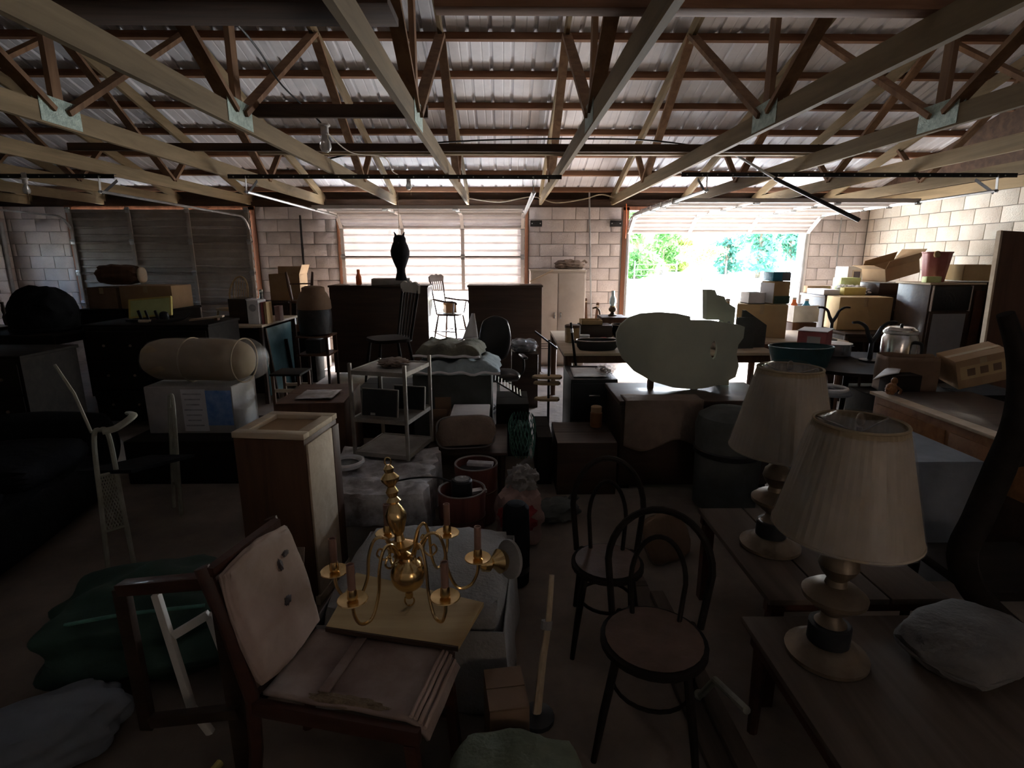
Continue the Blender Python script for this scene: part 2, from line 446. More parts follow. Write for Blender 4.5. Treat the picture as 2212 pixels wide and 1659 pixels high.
make_door('door_3', 2, MATS['fibreglass'], MATS['door_white'], [(9.62, 2.24, 55, 0.45), (9.22, 2.50, 88, 0.52), (8.69, 2.52, 90, 0.52), (8.16, 2.52, 90, 0.52), (7.63, 2.52, 90, 0.52)], 6.0)
# jambs and heads
ti = 0
for x0, x1 in DOORS:
    for x, s in ((x0, -1), (x1, 1)):
        ti += 1; struct(G().box((x + s * 0.04, YB + 0.09, TOPW / 2), (0.10, 0.20, TOPW)).o('trim_%d' % ti, MATS['door_white' if x > 5 else 'jamb_wood']))  # last jamb white: the daylight on its reveal is put into the colour
    ti += 1; struct(G().box(((x0 + x1) / 2, YB + 0.09, DOOR_TOP + 0.02), (x1 - x0 + 0.2, 0.20, 0.06)).o('trim_%d' % ti, MATS['jamb_wood']))

# ---- outside: yard, trees, fence
g = G(); g.box((0, 9.9 + 60, -0.08), (240, 120, 0.1)); struct(g.o('yard', MATS['dry_grass']))
g = G(); g.box((0, YF - 0.2 - 20, -0.08), (120, 40, 0.1)); struct(g.o('yard_front', MATS['dry_grass']))
mat('bounce_tan', (0.60, 0.47, 0.36), (0.52, 0.40, 0.30), 2, 0.9)
struct(G().box((0.5, -5.6, 2.0), (16, 0.2, 4.1)).o('wall_bounce', MATS['bounce_tan']))  # added unseen wall, sunlit to bounce warm light through the front window
def leaf_mass(name, m, parent, lobes, n, size, seed):
    rr = random.Random(seed); g = G()
    for i in range(n):
        c, r = rr.choice(lobes)
        while True:
            v = Vector((rr.uniform(-1, 1), rr.uniform(-1, 1), rr.uniform(-1, 1)))
            if 0.3 < v.length < 1: break
        p = Vector(c) + Vector((v.x * r[0], v.y * r[1], v.z * r[2]))
        a = Vector((rr.uniform(-1, 1), rr.uniform(-1, 1), rr.uniform(-1, 1))).normalized(); b = a.orthogonal().normalized(); s = size * rr.uniform(0.5, 1.3)
        vs = [g.bm.verts.new(p + a * s), g.bm.verts.new(p + b * s * 0.45), g.bm.verts.new(p - a * s), g.bm.verts.new(p - b * s * 0.45)]
        g.bm.faces.new(vs)
    o = g.o(name, m, parent, smooth=0); o['kind'] = 'stuff'; return o
def tree(label, loc, h, rad, m, n, leaf, seed, stems=1, low=0.25, group=None, cat='tree'):
    rr = random.Random(seed); t = thing('yard_tree', label, cat, loc, group=group)
    g = G(); lobes = []
    for s in range(stems):
        a = 2 * PI * s / max(stems, 1) + rr.uniform(0, 1); sp = rad * 0.25 if stems > 1 else rad * 0.06
        g.tube(spline([(0, 0, -0.05), (math.cos(a) * sp * 0.4, math.sin(a) * sp * 0.4, h * 0.3), (math.cos(a) * sp * 1.3, math.sin(a) * sp * 1.3, h * 0.72)], 4), [h * 0.03 * (1 - 0.06 * i) for i in range(9)], 7)
    g.o('trunk', MATS['bark'], t)
    for i in range(14):
        a = rr.uniform(0, 2 * PI); q = rr.uniform(0.1, 0.75) * rad; zz = rr.uniform(low, 0.92) * h
        k = (1 - abs(zz / h - 0.55)) 
        lobes.append(((math.cos(a) * q * k, math.sin(a) * q * k, zz), (rad * rr.uniform(0.3, 0.5), rad * rr.uniform(0.3, 0.5), h * rr.uniform(0.07, 0.14))))
    leaf_mass('foliage', m, t, lobes, n, leaf, seed)
    return t
tree('small multi-stemmed yellow-green tree standing alone in the yard', atZ(1515, 609, 0), 2.9, 2.2, MATS['leaf_yellow'], 1500, 0.13, 3, stems=4, low=0.5)
for i, (px, Y, h, r, mm, lab) in enumerate([
    (1375, 50, 9, 2.8, 'leaf_green', 'tall green tree at the yard edge beside the left door jamb'),
    (1430, 62, 8, 2.9, 'leaf_green', 'broad green tree left of the gap in the tree line'),
    (1465, 76, 4.5, 2.4, 'leaf_yellow', 'low yellowish tree just left of the gap in the tree line'),
    (1570, 64, 8, 2.9, 'leaf_blue', 'bluish tree just right of the gap in the tree line'),
    (1640, 52, 9, 2.8, 'leaf_blue', 'dense bluish tree near the middle of the right tree line'),
    (1705, 64, 9, 3.0, 'leaf_blue', 'dense bluish tree beside the right door jamb'),
    (1310, 64, 9, 2.8, 'leaf_green', 'tall green tree partly hidden behind the block wall')]):
    p = atY(px, 556, Y); tree(lab, (p.x, Y, -0.03), h, r, MATS[mm], 1700, 0.42, 20 + i, low=0.05, group='trees along the far edge of the yard')
mat('fence_grey', (0.16, 0.18, 0.17), None, 8, 0.7)
fe = thing('wire_fence', 'grey wire fence with thin posts crossing the yard', 'fence', (0, 36, 0))
fx = [atY(p, 560, 36).x for p in (1372, 1463, 1570)]
for xx in fx: G().cyl((xx, 0, -0.03), (xx, 0, 1.6), 0.045).o('post', MATS['fence_grey'], fe)
for zz in (0.7, 1.05, 1.4): G().cyl((fx[0], 0, zz), (fx[1], 0, zz), 0.012, seg=6).o('wire', MATS['fence_grey'], fe)

# ================================================================== MATERIALS FOR THINGS
mat('wood_dark', (0.055, 0.032, 0.022), (0.03, 0.017, 0.012), 3, 0.5, grain='x', coat=0.15)
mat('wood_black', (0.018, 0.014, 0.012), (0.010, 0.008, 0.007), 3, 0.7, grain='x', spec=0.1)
mat('wood_brown', (0.115, 0.056, 0.031), (0.07, 0.033, 0.018), 3, 0.55, grain='z')
mat('wood_red', (0.075, 0.028, 0.018), (0.045, 0.016, 0.011), 3, 0.45, grain='x', coat=0.2)
mat('wood_light', (0.50, 0.37, 0.21), (0.38, 0.26, 0.13), 3, 0.6, grain='x')
mat('wood_pale', (0.58, 0.48, 0.36), (0.47, 0.37, 0.26), 3, 0.7, grain='x')
mat('wood_orange', (0.36, 0.17, 0.07), (0.22, 0.10, 0.04), 3, 0.55, grain='x')
mat('plywood', (0.52, 0.38, 0.19), (0.40, 0.27, 0.12), 2.2, 0.6, grain='x')
mat('sage_board', (0.46, 0.49, 0.39), (0.38, 0.40, 0.32), 2, 0.8, bump=0.1)
mat('dust_board', (0.115, 0.09, 0.07), (0.07, 0.052, 0.04), 2.5, 0.85, grain='y')
mat('cardboard', (0.42, 0.28, 0.16), (0.34, 0.22, 0.12), 3, 0.9, bump=0.08)
mat('cardboard_tan', (0.55, 0.40, 0.21), (0.46, 0.33, 0.17), 3, 0.9, bump=0.08)
mat('cardboard_dark', (0.22, 0.14, 0.09), (0.15, 0.095, 0.06), 3, 0.9, bump=0.08)
mat('tape', (0.50, 0.38, 0.22), None, 5, 0.35)
mat('paper_white', (0.78, 0.78, 0.80), (0.66, 0.66, 0.68), 5, 0.8, bump=0.1)
mat('print_grey', (0.32, 0.32, 0.36), (0.5, 0.5, 0.52), 18, 0.8)
mat('print_blue', (0.10, 0.25, 0.62), (0.30, 0.45, 0.75), 9, 0.6)
mat('print_dark', (0.09, 0.07, 0.07), None, 9, 0.7)
mat('white_paint', (0.70, 0.68, 0.64), (0.58, 0.56, 0.52), 5, 0.55, bump=0.05)
mat('cream_metal', (0.56, 0.51, 0.46), (0.48, 0.43, 0.38), 4, 0.5, bump=0.04)
mat('white_wicker', (0.36, 0.36, 0.30), (0.26, 0.26, 0.21), 10, 0.6)
mat('chrome', (0.72, 0.72, 0.72), (0.58, 0.58, 0.58), 10, 0.22, metal=1.0, bump=0.02)
mat('brass', (0.83, 0.60, 0.30), (0.68, 0.46, 0.20), 6, 0.22, metal=1.0, bump=0.02)
mat('brass_old', (0.20, 0.155, 0.11), (0.11, 0.085, 0.06), 8, 0.45, metal=0.5, bump=0.05)
mat('candle_sleeve', (0.30, 0.17, 0.13), (0.20, 0.11, 0.08), 9, 0.6)
mat('shade_cloth', (0.36, 0.28, 0.18), (0.30, 0.23, 0.145), 7, 0.8, trans=0.25, bump=0.05)
mat('clear_film', (0.85, 0.85, 0.85), None, 5, 0.12, alpha=0.2, spec=0.6, bump=0.5, bscale=18)
mat('vinyl_pink', (0.50, 0.38, 0.33), (0.30, 0.21, 0.16), 2.4, 0.6, bump=0.12)
mat('dusty_seat', (0.42, 0.34, 0.30), (0.24, 0.17, 0.145), 3.2, 0.8, bump=0.2)
mat('torn_foam', (0.26, 0.19, 0.12), (0.16, 0.11, 0.07), 20, 0.95, bump=0.6)
mat('grey_fabric', (0.30, 0.285, 0.275), (0.21, 0.20, 0.19), 4, 0.95, bump=0.3, bscale=70)
mat('brown_fabric', (0.25, 0.19, 0.15), (0.17, 0.125, 0.10), 4, 0.95, bump=0.3, bscale=60)
mat('drape', (0.62, 0.62, 0.64), (0.20, 0.18, 0.17), 7, 0.28, spec=0.6, bump=0.5, bscale=16)
mat('quilt', (0.36, 0.44, 0.47), (0.22, 0.27, 0.28), 6, 0.9, bump=0.4, bscale=30)
mat('pillow_cloth', (0.15, 0.14, 0.135), (0.10, 0.095, 0.09), 5, 0.95, bump=0.3, bscale=60)
mat('quilt_olive', (0.17, 0.17, 0.13), (0.10, 0.10, 0.08), 6, 0.95, bump=0.4, bscale=30)
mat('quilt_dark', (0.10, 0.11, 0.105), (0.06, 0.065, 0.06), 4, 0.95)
mat('green_felt', (0.19, 0.21, 0.15), (0.12, 0.14, 0.095), 5, 0.95, bump=0.3, bscale=60)
mat('green_tarp', (0.04, 0.085, 0.065), (0.02, 0.045, 0.035), 3, 0.7, bump=0.4, bscale=9)
mat('blue_grey', (0.20, 0.22, 0.25), (0.14, 0.155, 0.175), 3, 0.9, bump=0.3)
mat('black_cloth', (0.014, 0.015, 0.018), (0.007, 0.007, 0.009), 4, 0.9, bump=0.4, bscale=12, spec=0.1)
mat('black_vinyl', (0.018, 0.018, 0.02), None, 6, 0.35, bump=0.08)
mat('black_plastic', (0.02, 0.022, 0.025), None, 6, 0.4)
mat('teal_plastic', (0.025, 0.07, 0.08), (0.015, 0.045, 0.05), 6, 0.45)
mat('green_box', (0.05, 0.10, 0.075), (0.03, 0.065, 0.05), 5, 0.6)
mat('green_mesh', (0.12, 0.30, 0.24), (0.06, 0.16, 0.13), 9, 0.6)
mat('mint', (0.10, 0.55, 0.33), None, 6, 0.5)
mat('red_cloth', (0.30, 0.04, 0.045), (0.18, 0.02, 0.025), 5, 0.8)
mat('pink_paper', (0.36, 0.24, 0.21), (0.26, 0.16, 0.14), 5, 0.8, bump=0.4, bscale=14)
mat('maroon', (0.16, 0.055, 0.045), (0.09, 0.03, 0.025), 4, 0.5, grain='z')
mat('red_box', (0.42, 0.14, 0.14), (0.30, 0.09, 0.09), 5, 0.7)
mat('rose_plastic', (0.38, 0.13, 0.125), (0.28, 0.085, 0.08), 4, 0.5)
mat('orange_plastic', (0.80, 0.20, 0.06), None, 6, 0.4)
mat('blue_panel', (0.14, 0.32, 0.40), (0.09, 0.22, 0.29), 3, 0.6)
mat('blue_lid', (0.05, 0.28, 0.42), None, 6, 0.5)
mat('yellow_box', (0.72, 0.62, 0.22), (0.60, 0.50, 0.15), 5, 0.7)
mat('lime_box', (0.62, 0.70, 0.34), (0.54, 0.62, 0.26), 5, 0.5)
mat('tan_roll', (0.36, 0.27, 0.16), (0.26, 0.19, 0.11), 3, 0.8, bump=0.3, bscale=9)
mat('smoke_glass', (0.24, 0.27, 0.31), (0.20, 0.22, 0.26), 3, 0.2, spec=0.6, bump=0.02)
mat('clear_glass', (0.75, 0.88, 0.92), None, 3, 0.05, transmission=0.85, bump=0)
mat('white_ceramic', (0.72, 0.74, 0.76), None, 5, 0.25, bump=0.02)
mat('rope', (0.45, 0.36, 0.24), None, 12, 0.9)
mat('wire_tan', (0.42, 0.35, 0.25), None, 12, 0.7)
mat('cane_tan', (0.46, 0.37, 0.26), (0.34, 0.26, 0.17), 6, 0.8, grain='z')
mat('cane_seat', (0.13, 0.08, 0.06), (0.08, 0.05, 0.035), 6, 0.7, bump=0.2)
mat('bulb_glass', (0.88, 0.88, 0.84), None, 4, 0.15, transmission=0.4, bump=0)
mat('dusty_white', (0.46, 0.44, 0.42), (0.36, 0.34, 0.33), 5, 0.8, bump=0.1)
W = MATS

# ================================================================== KINDS OF THING
FL = 0.32
def carton(label, x0, x1, y0, y1, z0, z1, m='cardboard', flaps=None, rz=0, tilt=None, name='cardboard_box', cat='box', tape=True, group=None):
    """box standing on z0; flaps: None closed, or list of angles (front, back, left, right) of the open flaps"""
    w_, d_, h_ = x1 - x0, y1 - y0, z1 - z0
    t = thing(name, label, cat, ((x0 + x1) / 2, (y0 + y1) / 2, z0), rz, group, tilt)
    M = W[m]
    if flaps is None:
        G().box((0, 0, h_ / 2), (w_, d_, h_), bev=min(0.006, h_ * 0.05)).o('body', M, t)
        for s in (-1, 1): G().box((0, s * (d_ / 4), h_ + 0.002), (w_ * 0.99, d_ / 2 - 0.006, 0.004)).o('flap', M, t)
        if tape: G().box((0, 0, h_ + 0.005), (w_ * 1.0, 0.045, 0.001)).box((0, -d_ / 2 - 0.001, h_ * 0.86), (0.05, 0.001, h_ * 0.28)).o('tape', W['tape'], t)
    else:
        th = 0.006; g = G()
        g.box((0, 0, th / 2), (w_, d_, th)); g.box((0, -d_ / 2 + th / 2, h_ / 2), (w_, th, h_)); g.box((0, d_ / 2 - th / 2, h_ / 2), (w_, th, h_))
        g.box((-w_ / 2 + th / 2, 0, h_ / 2), (th, d_, h_)); g.box((w_ / 2 - th / 2, 0, h_ / 2), (th, d_, h_)); g.o('body', M, t)
        f, b, l, r = flaps
        if f is not None: a = math.radians(f); G().bar((0, -d_ / 2, h_), (0, -d_ / 2 - d_ * FL * math.cos(a), h_ + d_ * FL * math.sin(a)), w_ * 0.98, 0.005, up=(0, 1, 0) if abs(math.sin(a)) > .9 else (0, 0, 1)).o('flap', M, t)
        if b is not None: a = math.radians(b); G().bar((0, d_ / 2, h_), (0, d_ / 2 + d_ * FL * math.cos(a), h_ + d_ * FL * math.sin(a)), w_ * 0.98, 0.005, up=(0, 1, 0) if abs(math.sin(a)) > .9 else (0, 0, 1)).o('flap', M, t)
        if l is not None: a = math.radians(l); G().bar((-w_ / 2, 0, h_), (-w_ / 2 - w_ * FL * math.cos(a), 0, h_ + w_ * FL * math.sin(a)), d_ * 0.98, 0.005, up=(1, 0, 0) if abs(math.sin(a)) > .9 else (0, 0, 1)).o('flap', M, t)
        if r is not None: a = math.radians(r); G().bar((w_ / 2, 0, h_), (w_ / 2 + w_ * FL * math.cos(a), 0, h_ + w_ * FL * math.sin(a)), d_ * 0.98, 0.005, up=(1, 0, 0) if abs(math.sin(a)) > .9 else (0, 0, 1)).o('flap', M, t)
    return t
def dresser(name, label, cat, x0, x1, y0, y1, z1, m, rows=3, cols=2, face='-y', knob='brass_old', z0=0.0, rz=0, group=None):
    w_, d_, h_ = x1 - x0, y1 - y0, z1 - z0
    t = thing(name, label, cat, ((x0 + x1) / 2, (y0 + y1) / 2, z0), rz, group); M = W[m]
    G().box((0, 0, (h_ - 0.1) / 2 + 0.07), (w_ - 0.03, d_ - 0.03, h_ - 0.1), bev=0.004).o('body', M, t)
    G().box((0, 0, h_ - 0.015), (w_, d_, 0.03), bev=0.006).o('top', M, t)
    for sx in (-1, 1):
        for sy in (-1, 1): G().cyl((sx * (w_ / 2 - 0.05), sy * (d_ / 2 - 0.05), 0), (sx * (w_ / 2 - 0.05), sy * (d_ / 2 - 0.05), 0.09), 0.018, 0.028).o('foot', M, t)
    ax = face[1]; sg = -1 if face[0] == '-' else 1
    span = (w_ if ax == 'y' else d_) - 0.06; hh = h_ - 0.16
    for r in range(rows):
        for c in range(cols):
            cw = span / cols; u = -span / 2 + cw * (c + 0.5); z = 0.10 + hh / rows * (r + 0.5)
            if ax == 'y': loc, dim, kn = (u, sg * (d_ / 2 - 0.008), z), (cw - 0.015, 0.02, hh / rows - 0.015), (0, sg * 0.018, 0)
            else: loc, dim, kn = (sg * (w_ / 2 - 0.008), u, z), (0.02, cw - 0.015, hh / rows - 0.015), (sg * 0.018, 0, 0)
            dr = G().box((0, 0, 0), dim, bev=0.004).o('drawer', M, t, loc=loc)
            for q in ((-cw * 0.22, cw * 0.22) if cw > 0.4 else (0,)):
                kp = (q, kn[1], 0) if ax == 'y' else (kn[0], q, 0)
                G().blob(kp, (0.014, 0.014, 0.014), e=1, sub=2).o('knob', W[knob], dr)
    return t
def table(name, label, x0, x1, y0, y1, z, mtop, mleg, th=0.03, apron=0.08, leg=0.045, cat='table', rz=0, group=None, taper=0.7):
    w_, d_ = x1 - x0, y1 - y0
    t = thing(name, label, cat, ((x0 + x1) / 2, (y0 + y1) / 2, 0), rz, group)
    G().box((0, 0, z - th / 2), (w_, d_, th), bev=0.005).o('tabletop', W[mtop], t)
    if apron:
        for s in (-1, 1):
            G().box((0, s * (d_ / 2 - 0.05), z - th - apron / 2), (w_ - 0.1, 0.02, apron)).o('apron', W[mleg], t)
            G().box((s * (w_ / 2 - 0.05), 0, z - th - apron / 2), (0.02, d_ - 0.1, apron)).o('apron', W[mleg], t)
    for sx in (-1, 1):
        for sy in (-1, 1):
            x, y = sx * (w_ / 2 - 0.05), sy * (d_ / 2 - 0.05)
            G().cyl((x, y, 0), (x, y, z - th), leg * 0.6 * taper, leg * 0.6, seg=8).o('leg', W[mleg], t)
    return t
def spindle_chair(name, label, loc, rz, m, seat_z=0.44, back_h=0.48, sw=0.40, nsp=6, crest=True, tilt=None, bow=False, arms=False, rockers=False, seat_m=None, crest_m=None, group=None):
    """seat faces -y of the chair; back rises at +y"""
    t = thing(name, label, 'chair', loc, rz, group, tilt); M = W[m]; s2 = sw / 2
    G().plate([(s2 * 1.05 * math.copysign(abs(math.cos(a)) ** 0.6, math.cos(a)), s2 * math.copysign(abs(math.sin(a)) ** 0.6, math.sin(a))) for a in [2 * PI * k / 24 for k in range(24)]], 0.032, m=R(90, 0, 0), c=(0, 0, seat_z)).o('seat', W[seat_m or m], t)
    for sx in (-1, 1):
        for sy in (-1, 1):
            G().tube([(sx * s2 * 0.72, sy * s2 * 0.7, seat_z - 0.01), (sx * s2 * 0.86, sy * s2 * 0.86, seat_z * 0.5), (sx * s2 * 1.0, sy * s2 * 1.0, 0.02 if rockers else 0)], [0.014, 0.02, 0.012], 8).o('leg', M, t)
        G().cyl((sx * s2 * 0.9, -s2 * 0.9, seat_z * 0.4), (sx * s2 * 0.9, s2 * 0.9, seat_z * 0.4), 0.01, seg=8).o('stretcher', M, t)
    G().cyl((-s2 * 0.9, 0, seat_z * 0.4), (s2 * 0.9, 0, seat_z * 0.4), 0.01, seg=8).o('stretcher', M, t)
    rake = 0.09; zt = seat_z + back_h
    if bow:
        pts = [(-s2 * 0.85, s2 * 0.75, seat_z)] + [(s2 * 0.98 * math.cos(a), s2 * 0.75 + rake * (0.25 + 0.75 * math.sin(a)), seat_z + back_h * (0.45 + 0.55 * math.sin(a))) for a in [PI - PI * k / 14 for k in range(15)]] + [(s2 * 0.85, s2 * 0.75, seat_z)]
        G().tube(pts, 0.013, 8).o('bow', M, t)
        for k in range(nsp):
            u = -0.75 + 1.5 * k / (nsp - 1); hz = back_h * (0.45 + 0.55 * math.sqrt(max(0, 1 - u * u)))
            G().cyl((u * s2 * 0.75, s2 * 0.78, seat_z), (u * s2 * 0.98, s2 * 0.75 + rake * (hz / back_h), seat_z + hz), 0.006, seg=6).o('spindle', M, t)
    else:
        for k in range(nsp):
            u = -1 + 2 * k / (nsp - 1); r = 0.013 if abs(u) > 0.99 else 0.007
            G().cyl((u * s2 * 0.85, s2 * 0.78, seat_z), (u * s2 * 1.0, s2 * 0.78 + rake, zt - 0.06), r, seg=8).o('spindle', M, t)
        cr = [(-s2 * 1.08, -0.06), (-s2 * 1.15, 0.02), (-s2 * 0.7, 0.055), (-s2 * 0.25, 0.04), (0, 0.062), (s2 * 0.25, 0.04), (s2 * 0.7, 0.055), (s2 * 1.15, 0.02), (s2 * 1.08, -0.06)]
        G().plate(cr, 0.022, c=(0, s2 * 0.78 + rake, zt - 0.03)).o('crest_rail', W[crest_m or m], t)
    if arms:
        for sx in (-1, 1):
            za = seat_z + 0.22
            G().tube(spline([(sx * s2 * 1.0, s2 * 0.8 + rake * 0.5, za + 0.03), (sx * s2 * 1.15, 0.0, za), (sx * s2 * 1.12, -s2 * 0.95, za - 0.01), (sx * s2 * 1.12, -s2 * 1.1, za - 0.05)], 5), 0.02, 8, flat=0.6).o('arm', M, t)
            G().cyl((sx * s2 * 0.95, -s2 * 0.7, seat_z), (sx * s2 * 1.12, -s2 * 0.85, za), 0.012, seg=8).o('arm_post', M, t)
    if rockers:
        for sx in (-1, 1):
            G().tube([(sx * s2, -s2 * 1.7 + s2 * 3.9 * k / 12, 0.012 + 0.10 * ((k - 5.5) / 6) ** 2) for k in range(13)], 0.014, 8).o('rocker', M, t)
    return t
def bentwood(label, loc, rz, m='wood_black', seat_z=0.40, sd=0.36, hoop=0.42, tilt=None, seat_m='cane_seat', group=None):
    t = thing('bentwood_chair', label, 'chair', loc, rz, group, tilt); M = W[m]; r = sd / 2
    G().lathe([(r - 0.012, seat_z - 0.03), (r, seat_z - 0.025), (r, seat_z - 0.003), (r - 0.01, seat_z)], 28).o('seat_ring', M, t)
    G().lathe([(r - 0.025, seat_z - 0.004), (r - 0.018, seat_z + 0.005), (r * 0.6, seat_z + 0.003), (0.002, seat_z + 0.002)], 28).o('seat', W[seat_m], t)
    for sx in (-1, 1):
        G().tube([(sx * r * 0.62, -r * 0.68, seat_z - 0.02), (sx * r * 0.78, -r * 0.9, seat_z * 0.45), (sx * r * 0.9, -r * 1.1, 0)], [0.016, 0.015, 0.011], 8).o('leg', M, t)
        G().tube([(sx * r * 0.7, r * 0.62, seat_z), (sx * r * 0.76, r * 0.9, seat_z * 0.5), (sx * r * 0.85, r * 1.25, 0)], [0.016, 0.015, 0.012], 8).o('leg', M, t)
    G().tube([(r * 0.74 * math.cos(2 * PI * k / 24), r * 0.74 * math.sin(2 * PI * k / 24), seat_z * 0.52) for k in range(24)], 0.008, 6, closed=True).o('leg_ring', M, t)
    def hp(ws, hh): return [(-ws * 0.9, r * 0.62, seat_z - 0.01)] + [(ws * 1.05 * math.cos(a), r * 0.62 + 0.10 * (0.3 + 0.7 * math.sin(a)), seat_z + hh * (0.5 + 0.5 * math.sin(a))) for a in [PI - PI * k / 16 for k in range(17)]] + [(ws * 0.9, r * 0.62, seat_z - 0.01)]
    G().tube(hp(r * 0.95, hoop), 0.014, 8).o('back_hoop', M, t)
    G().tube(hp(r * 0.5, hoop * 0.72), 0.010, 8).o('inner_hoop', M, t)
    return t
def jar(name, label, cat, loc, prof, m, extra=None, seg=20, tilt=None, rz=0):
    t = thing(name, label, cat, loc, rz, tilt=tilt)
    G().lathe(prof, seg).o('body', W[m], t)
    if extra: extra(t)
    return t
def cloth(parent, name, fn, nu, nv, m, th=0.006): return G().grid(fn, nu, nv).o(name, W[m], parent, solid=th, smooth=60)
def nz(x, y, s=1.0, k=0.0): return noise.noise(Vector((x * s, y * s, k)))

# ================================================================== CEILING FITTINGS
for k, (px, py, Y, s) in enumerate([(703, 310, 4.6, 1.5), (883, 400, 7.0, 1.2), (57, 408, 6.2, 1.2)]):
    p = atY(px, py, Y)
    t = thing('light_bulb', ['bare light bulb in a white socket, hanging nearest to the camera', 'small bare light bulb hanging above the owl decoy', 'small bare light bulb at the far left of the rafters'][k], 'light bulb', (p.x, p.y, p.z), group='bare ceiling bulbs')
    G().lathe([(0.004, -0.045 * s), (0.022 * s, -0.038 * s), (0.03 * s, -0.02 * s), (0.028 * s, 0.0), (0.015 * s, 0.03 * s), (0.013 * s, 0.045 * s)], 16).o('glass', W['bulb_glass'], t)
    G().lathe([(0.016 * s, 0.04 * s), (0.02 * s, 0.045 * s), (0.02 * s, 0.08 * s), (0.03 * s, 0.085 * s), (0.03 * s, 0.092 * s)], 16).o('socket', W['white_paint'], t)
    G().box((0, 0, (BC0 - p.z + 0.09 * s) / 2), (0.05, 0.012, BC0 - p.z - 0.085 * s + 0.01)).o('bracket', W['white_paint'], t)
    G().cyl((0.02 * s, -0.02, 0.05 * s), (0.022 * s, -0.02, -0.10 * s), 0.0025, seg=6).o('pull_cord', W['rope'], t)
mat('lath', (0.52, 0.42, 0.28), None, 4, 0.8, grain='x')
zc = BC0 + BCH
def brace(label, px0, px1, py, Yv, h=0.09, d=0.04, m='dark_beam', dz=0.0):
    Yv = atZ(1106, py, zc).y; a, b = atY(px0, py, Yv), atY(px1, py, Yv); t = thing('ceiling_brace', label, 'beam', ((a.x + b.x) / 2, Yv, zc + dz), group='timbers lying across the trusses')
    G().box((0, 0, h / 2), (b.x - a.x, d, h), bev=0.003).o('board', W[m], t)
    for s in (-1, 1):
        for q in (0.3, 0.9): G().cyl((s * ((b.x - a.x) / 2 * q), -0.0, h - 0.002), (s * ((b.x - a.x) / 2 * q), 0, h + 0.006), 0.007, seg=6).o('nail', W['black_steel'], t)
brace('wide dark board lying on the trusses at the top left', 60, 850, 35, 3.05, h=0.035, d=0.24)
brace('pale green-brown board lying on the trusses at the top right', 940, 2180, 25, 2.85, h=0.06, d=0.09, m='pine_x')
brace('short dark timber across two trusses, behind the nearest bulb', 470, 925, 256, 4.95)
brace('long pale lath lying across the trusses behind the nearest bulb', 560, 1760, 335, 6.6, h=0.02, d=0.07, m='lath')
brace('long dark timber lying just behind the pale lath', 150, 1850, 328, 6.85, h=0.07)
# perforated angle irons that carry the door tracks
def angle_iron(label, x0, x1, y):
    t = thing('angle_iron', label, 'angle iron', ((x0 + x1) / 2, y, BC0 - 0.045), group='perforated angle irons under the trusses')
    L = x1 - x0
    G().box((0, 0, 0.0205), (L, 0.004, 0.041)).o('upright_flange', W['black_steel'], t)
    G().box((0, 0.02, 0.0425), (L, 0.04, 0.004)).o('top_flange', W['black_steel'], t)
    k = -L / 2 + 0.06
    while k < L / 2: 
        G().cyl((k, -0.004, 0.02), (k, -0.001, 0.02), 0.008, seg=8).o('hole_rim', W['track_steel'], t); k += 0.16
angle_iron('long perforated black angle iron above the white middle door', -2.95, 0.62, 6.22)
angle_iron('perforated black angle iron carrying the tracks of the open right door', 1.85, 5.4, 6.02)
angle_iron('perforated black angle iron over the dim left door', -7.4, -4.15, 6.22)
# diagonal pull rod, wiring
a, b = atY(1562, 330, 6.3), atY(1856, 476, 5.2)
t = thing('opener_rod', 'dark slender rod slanting down in front of the open right door', 'rod', (a.x, a.y, a.z))
G().tube([(0, 0, 0.05), (b - a) * 0.45], 0.014, 8).o('light_half', W['track_steel'], t)
G().tube([(b - a) * 0.42, (b - a)], 0.02, 8).o('dark_half', W['black_steel'], t)
def wire(label, pts, r=0.006, m='wire_tan', name='electric_cable', cat='cable'):
    o = G().tube(spline(pts, 6), r, 6).o(name, W[m]); o['label'] = label; o['category'] = cat; return o
wire('tan cable sagging along the wall top right of the middle door', [atY(1010, 428, 9.4), atY(1080, 436, 9.4), atY(1150, 425, 9.4), atY(1200, 438, 9.4), atY(1262, 430, 9.4), atY(1300, 420, 9.4), atY(1340, 432, 9.4)], 0.009)
wire('dark cable running from the top edge of the rafters down to the nearest bulb', [atY(420, 0, 2.9), atY(500, 42, 3.1), atY(560, 110, 3.6), atY(610, 185, 4.2), atY(690, 262, 4.6), atY(703, 285, 4.6)], 0.006, 'black_steel')
wire('thin pale cable drooping from the nearest bulb to the rafters', [atY(708, 288, 4.6), atY(760, 330, 5.3), atY(830, 340, 6.0), atY(850, 372, 6.6), atY(883, 385, 7.0)], 0.005)
wire('black cable looping under the trusses near the middle', [atY(700, 345, 6.4), atY(840, 318, 6.4), atY(1000, 305, 6.4), atY(1180, 300, 6.4), atY(1380, 302, 6.4), atY(1500, 315, 6.4)], 0.009, 'black_steel')
wire('orange cord hanging beside the wooden jamb of the open door', [atY(1353, 440, 9.6), atY(1353, 480, 9.6), atY(1351, 515, 9.6)], 0.008, 'orange_plastic')
wire('grey conduit running down the block wall between the two open doors', [atY(1273, 415, 9.66), atY(1275, 560, 9.66), atY(1277, 700, 9.66)], 0.014, 'track_steel', 'wall_conduit', 'conduit')
wire('thin grey conduit in the far right corner of the back wall', [atY(1818, 470, 9.66), atY(1808, 560, 9.66), atY(1802, 640, 9.66)], 0.011, 'track_steel', 'wall_conduit', 'conduit')
wire('dark conduit running down the block wall left of the middle door', [atY(648, 465, 9.66), atY(655, 560, 9.66), atY(664, 640, 9.66)], 0.018, 'black_steel', 'wall_conduit', 'conduit')
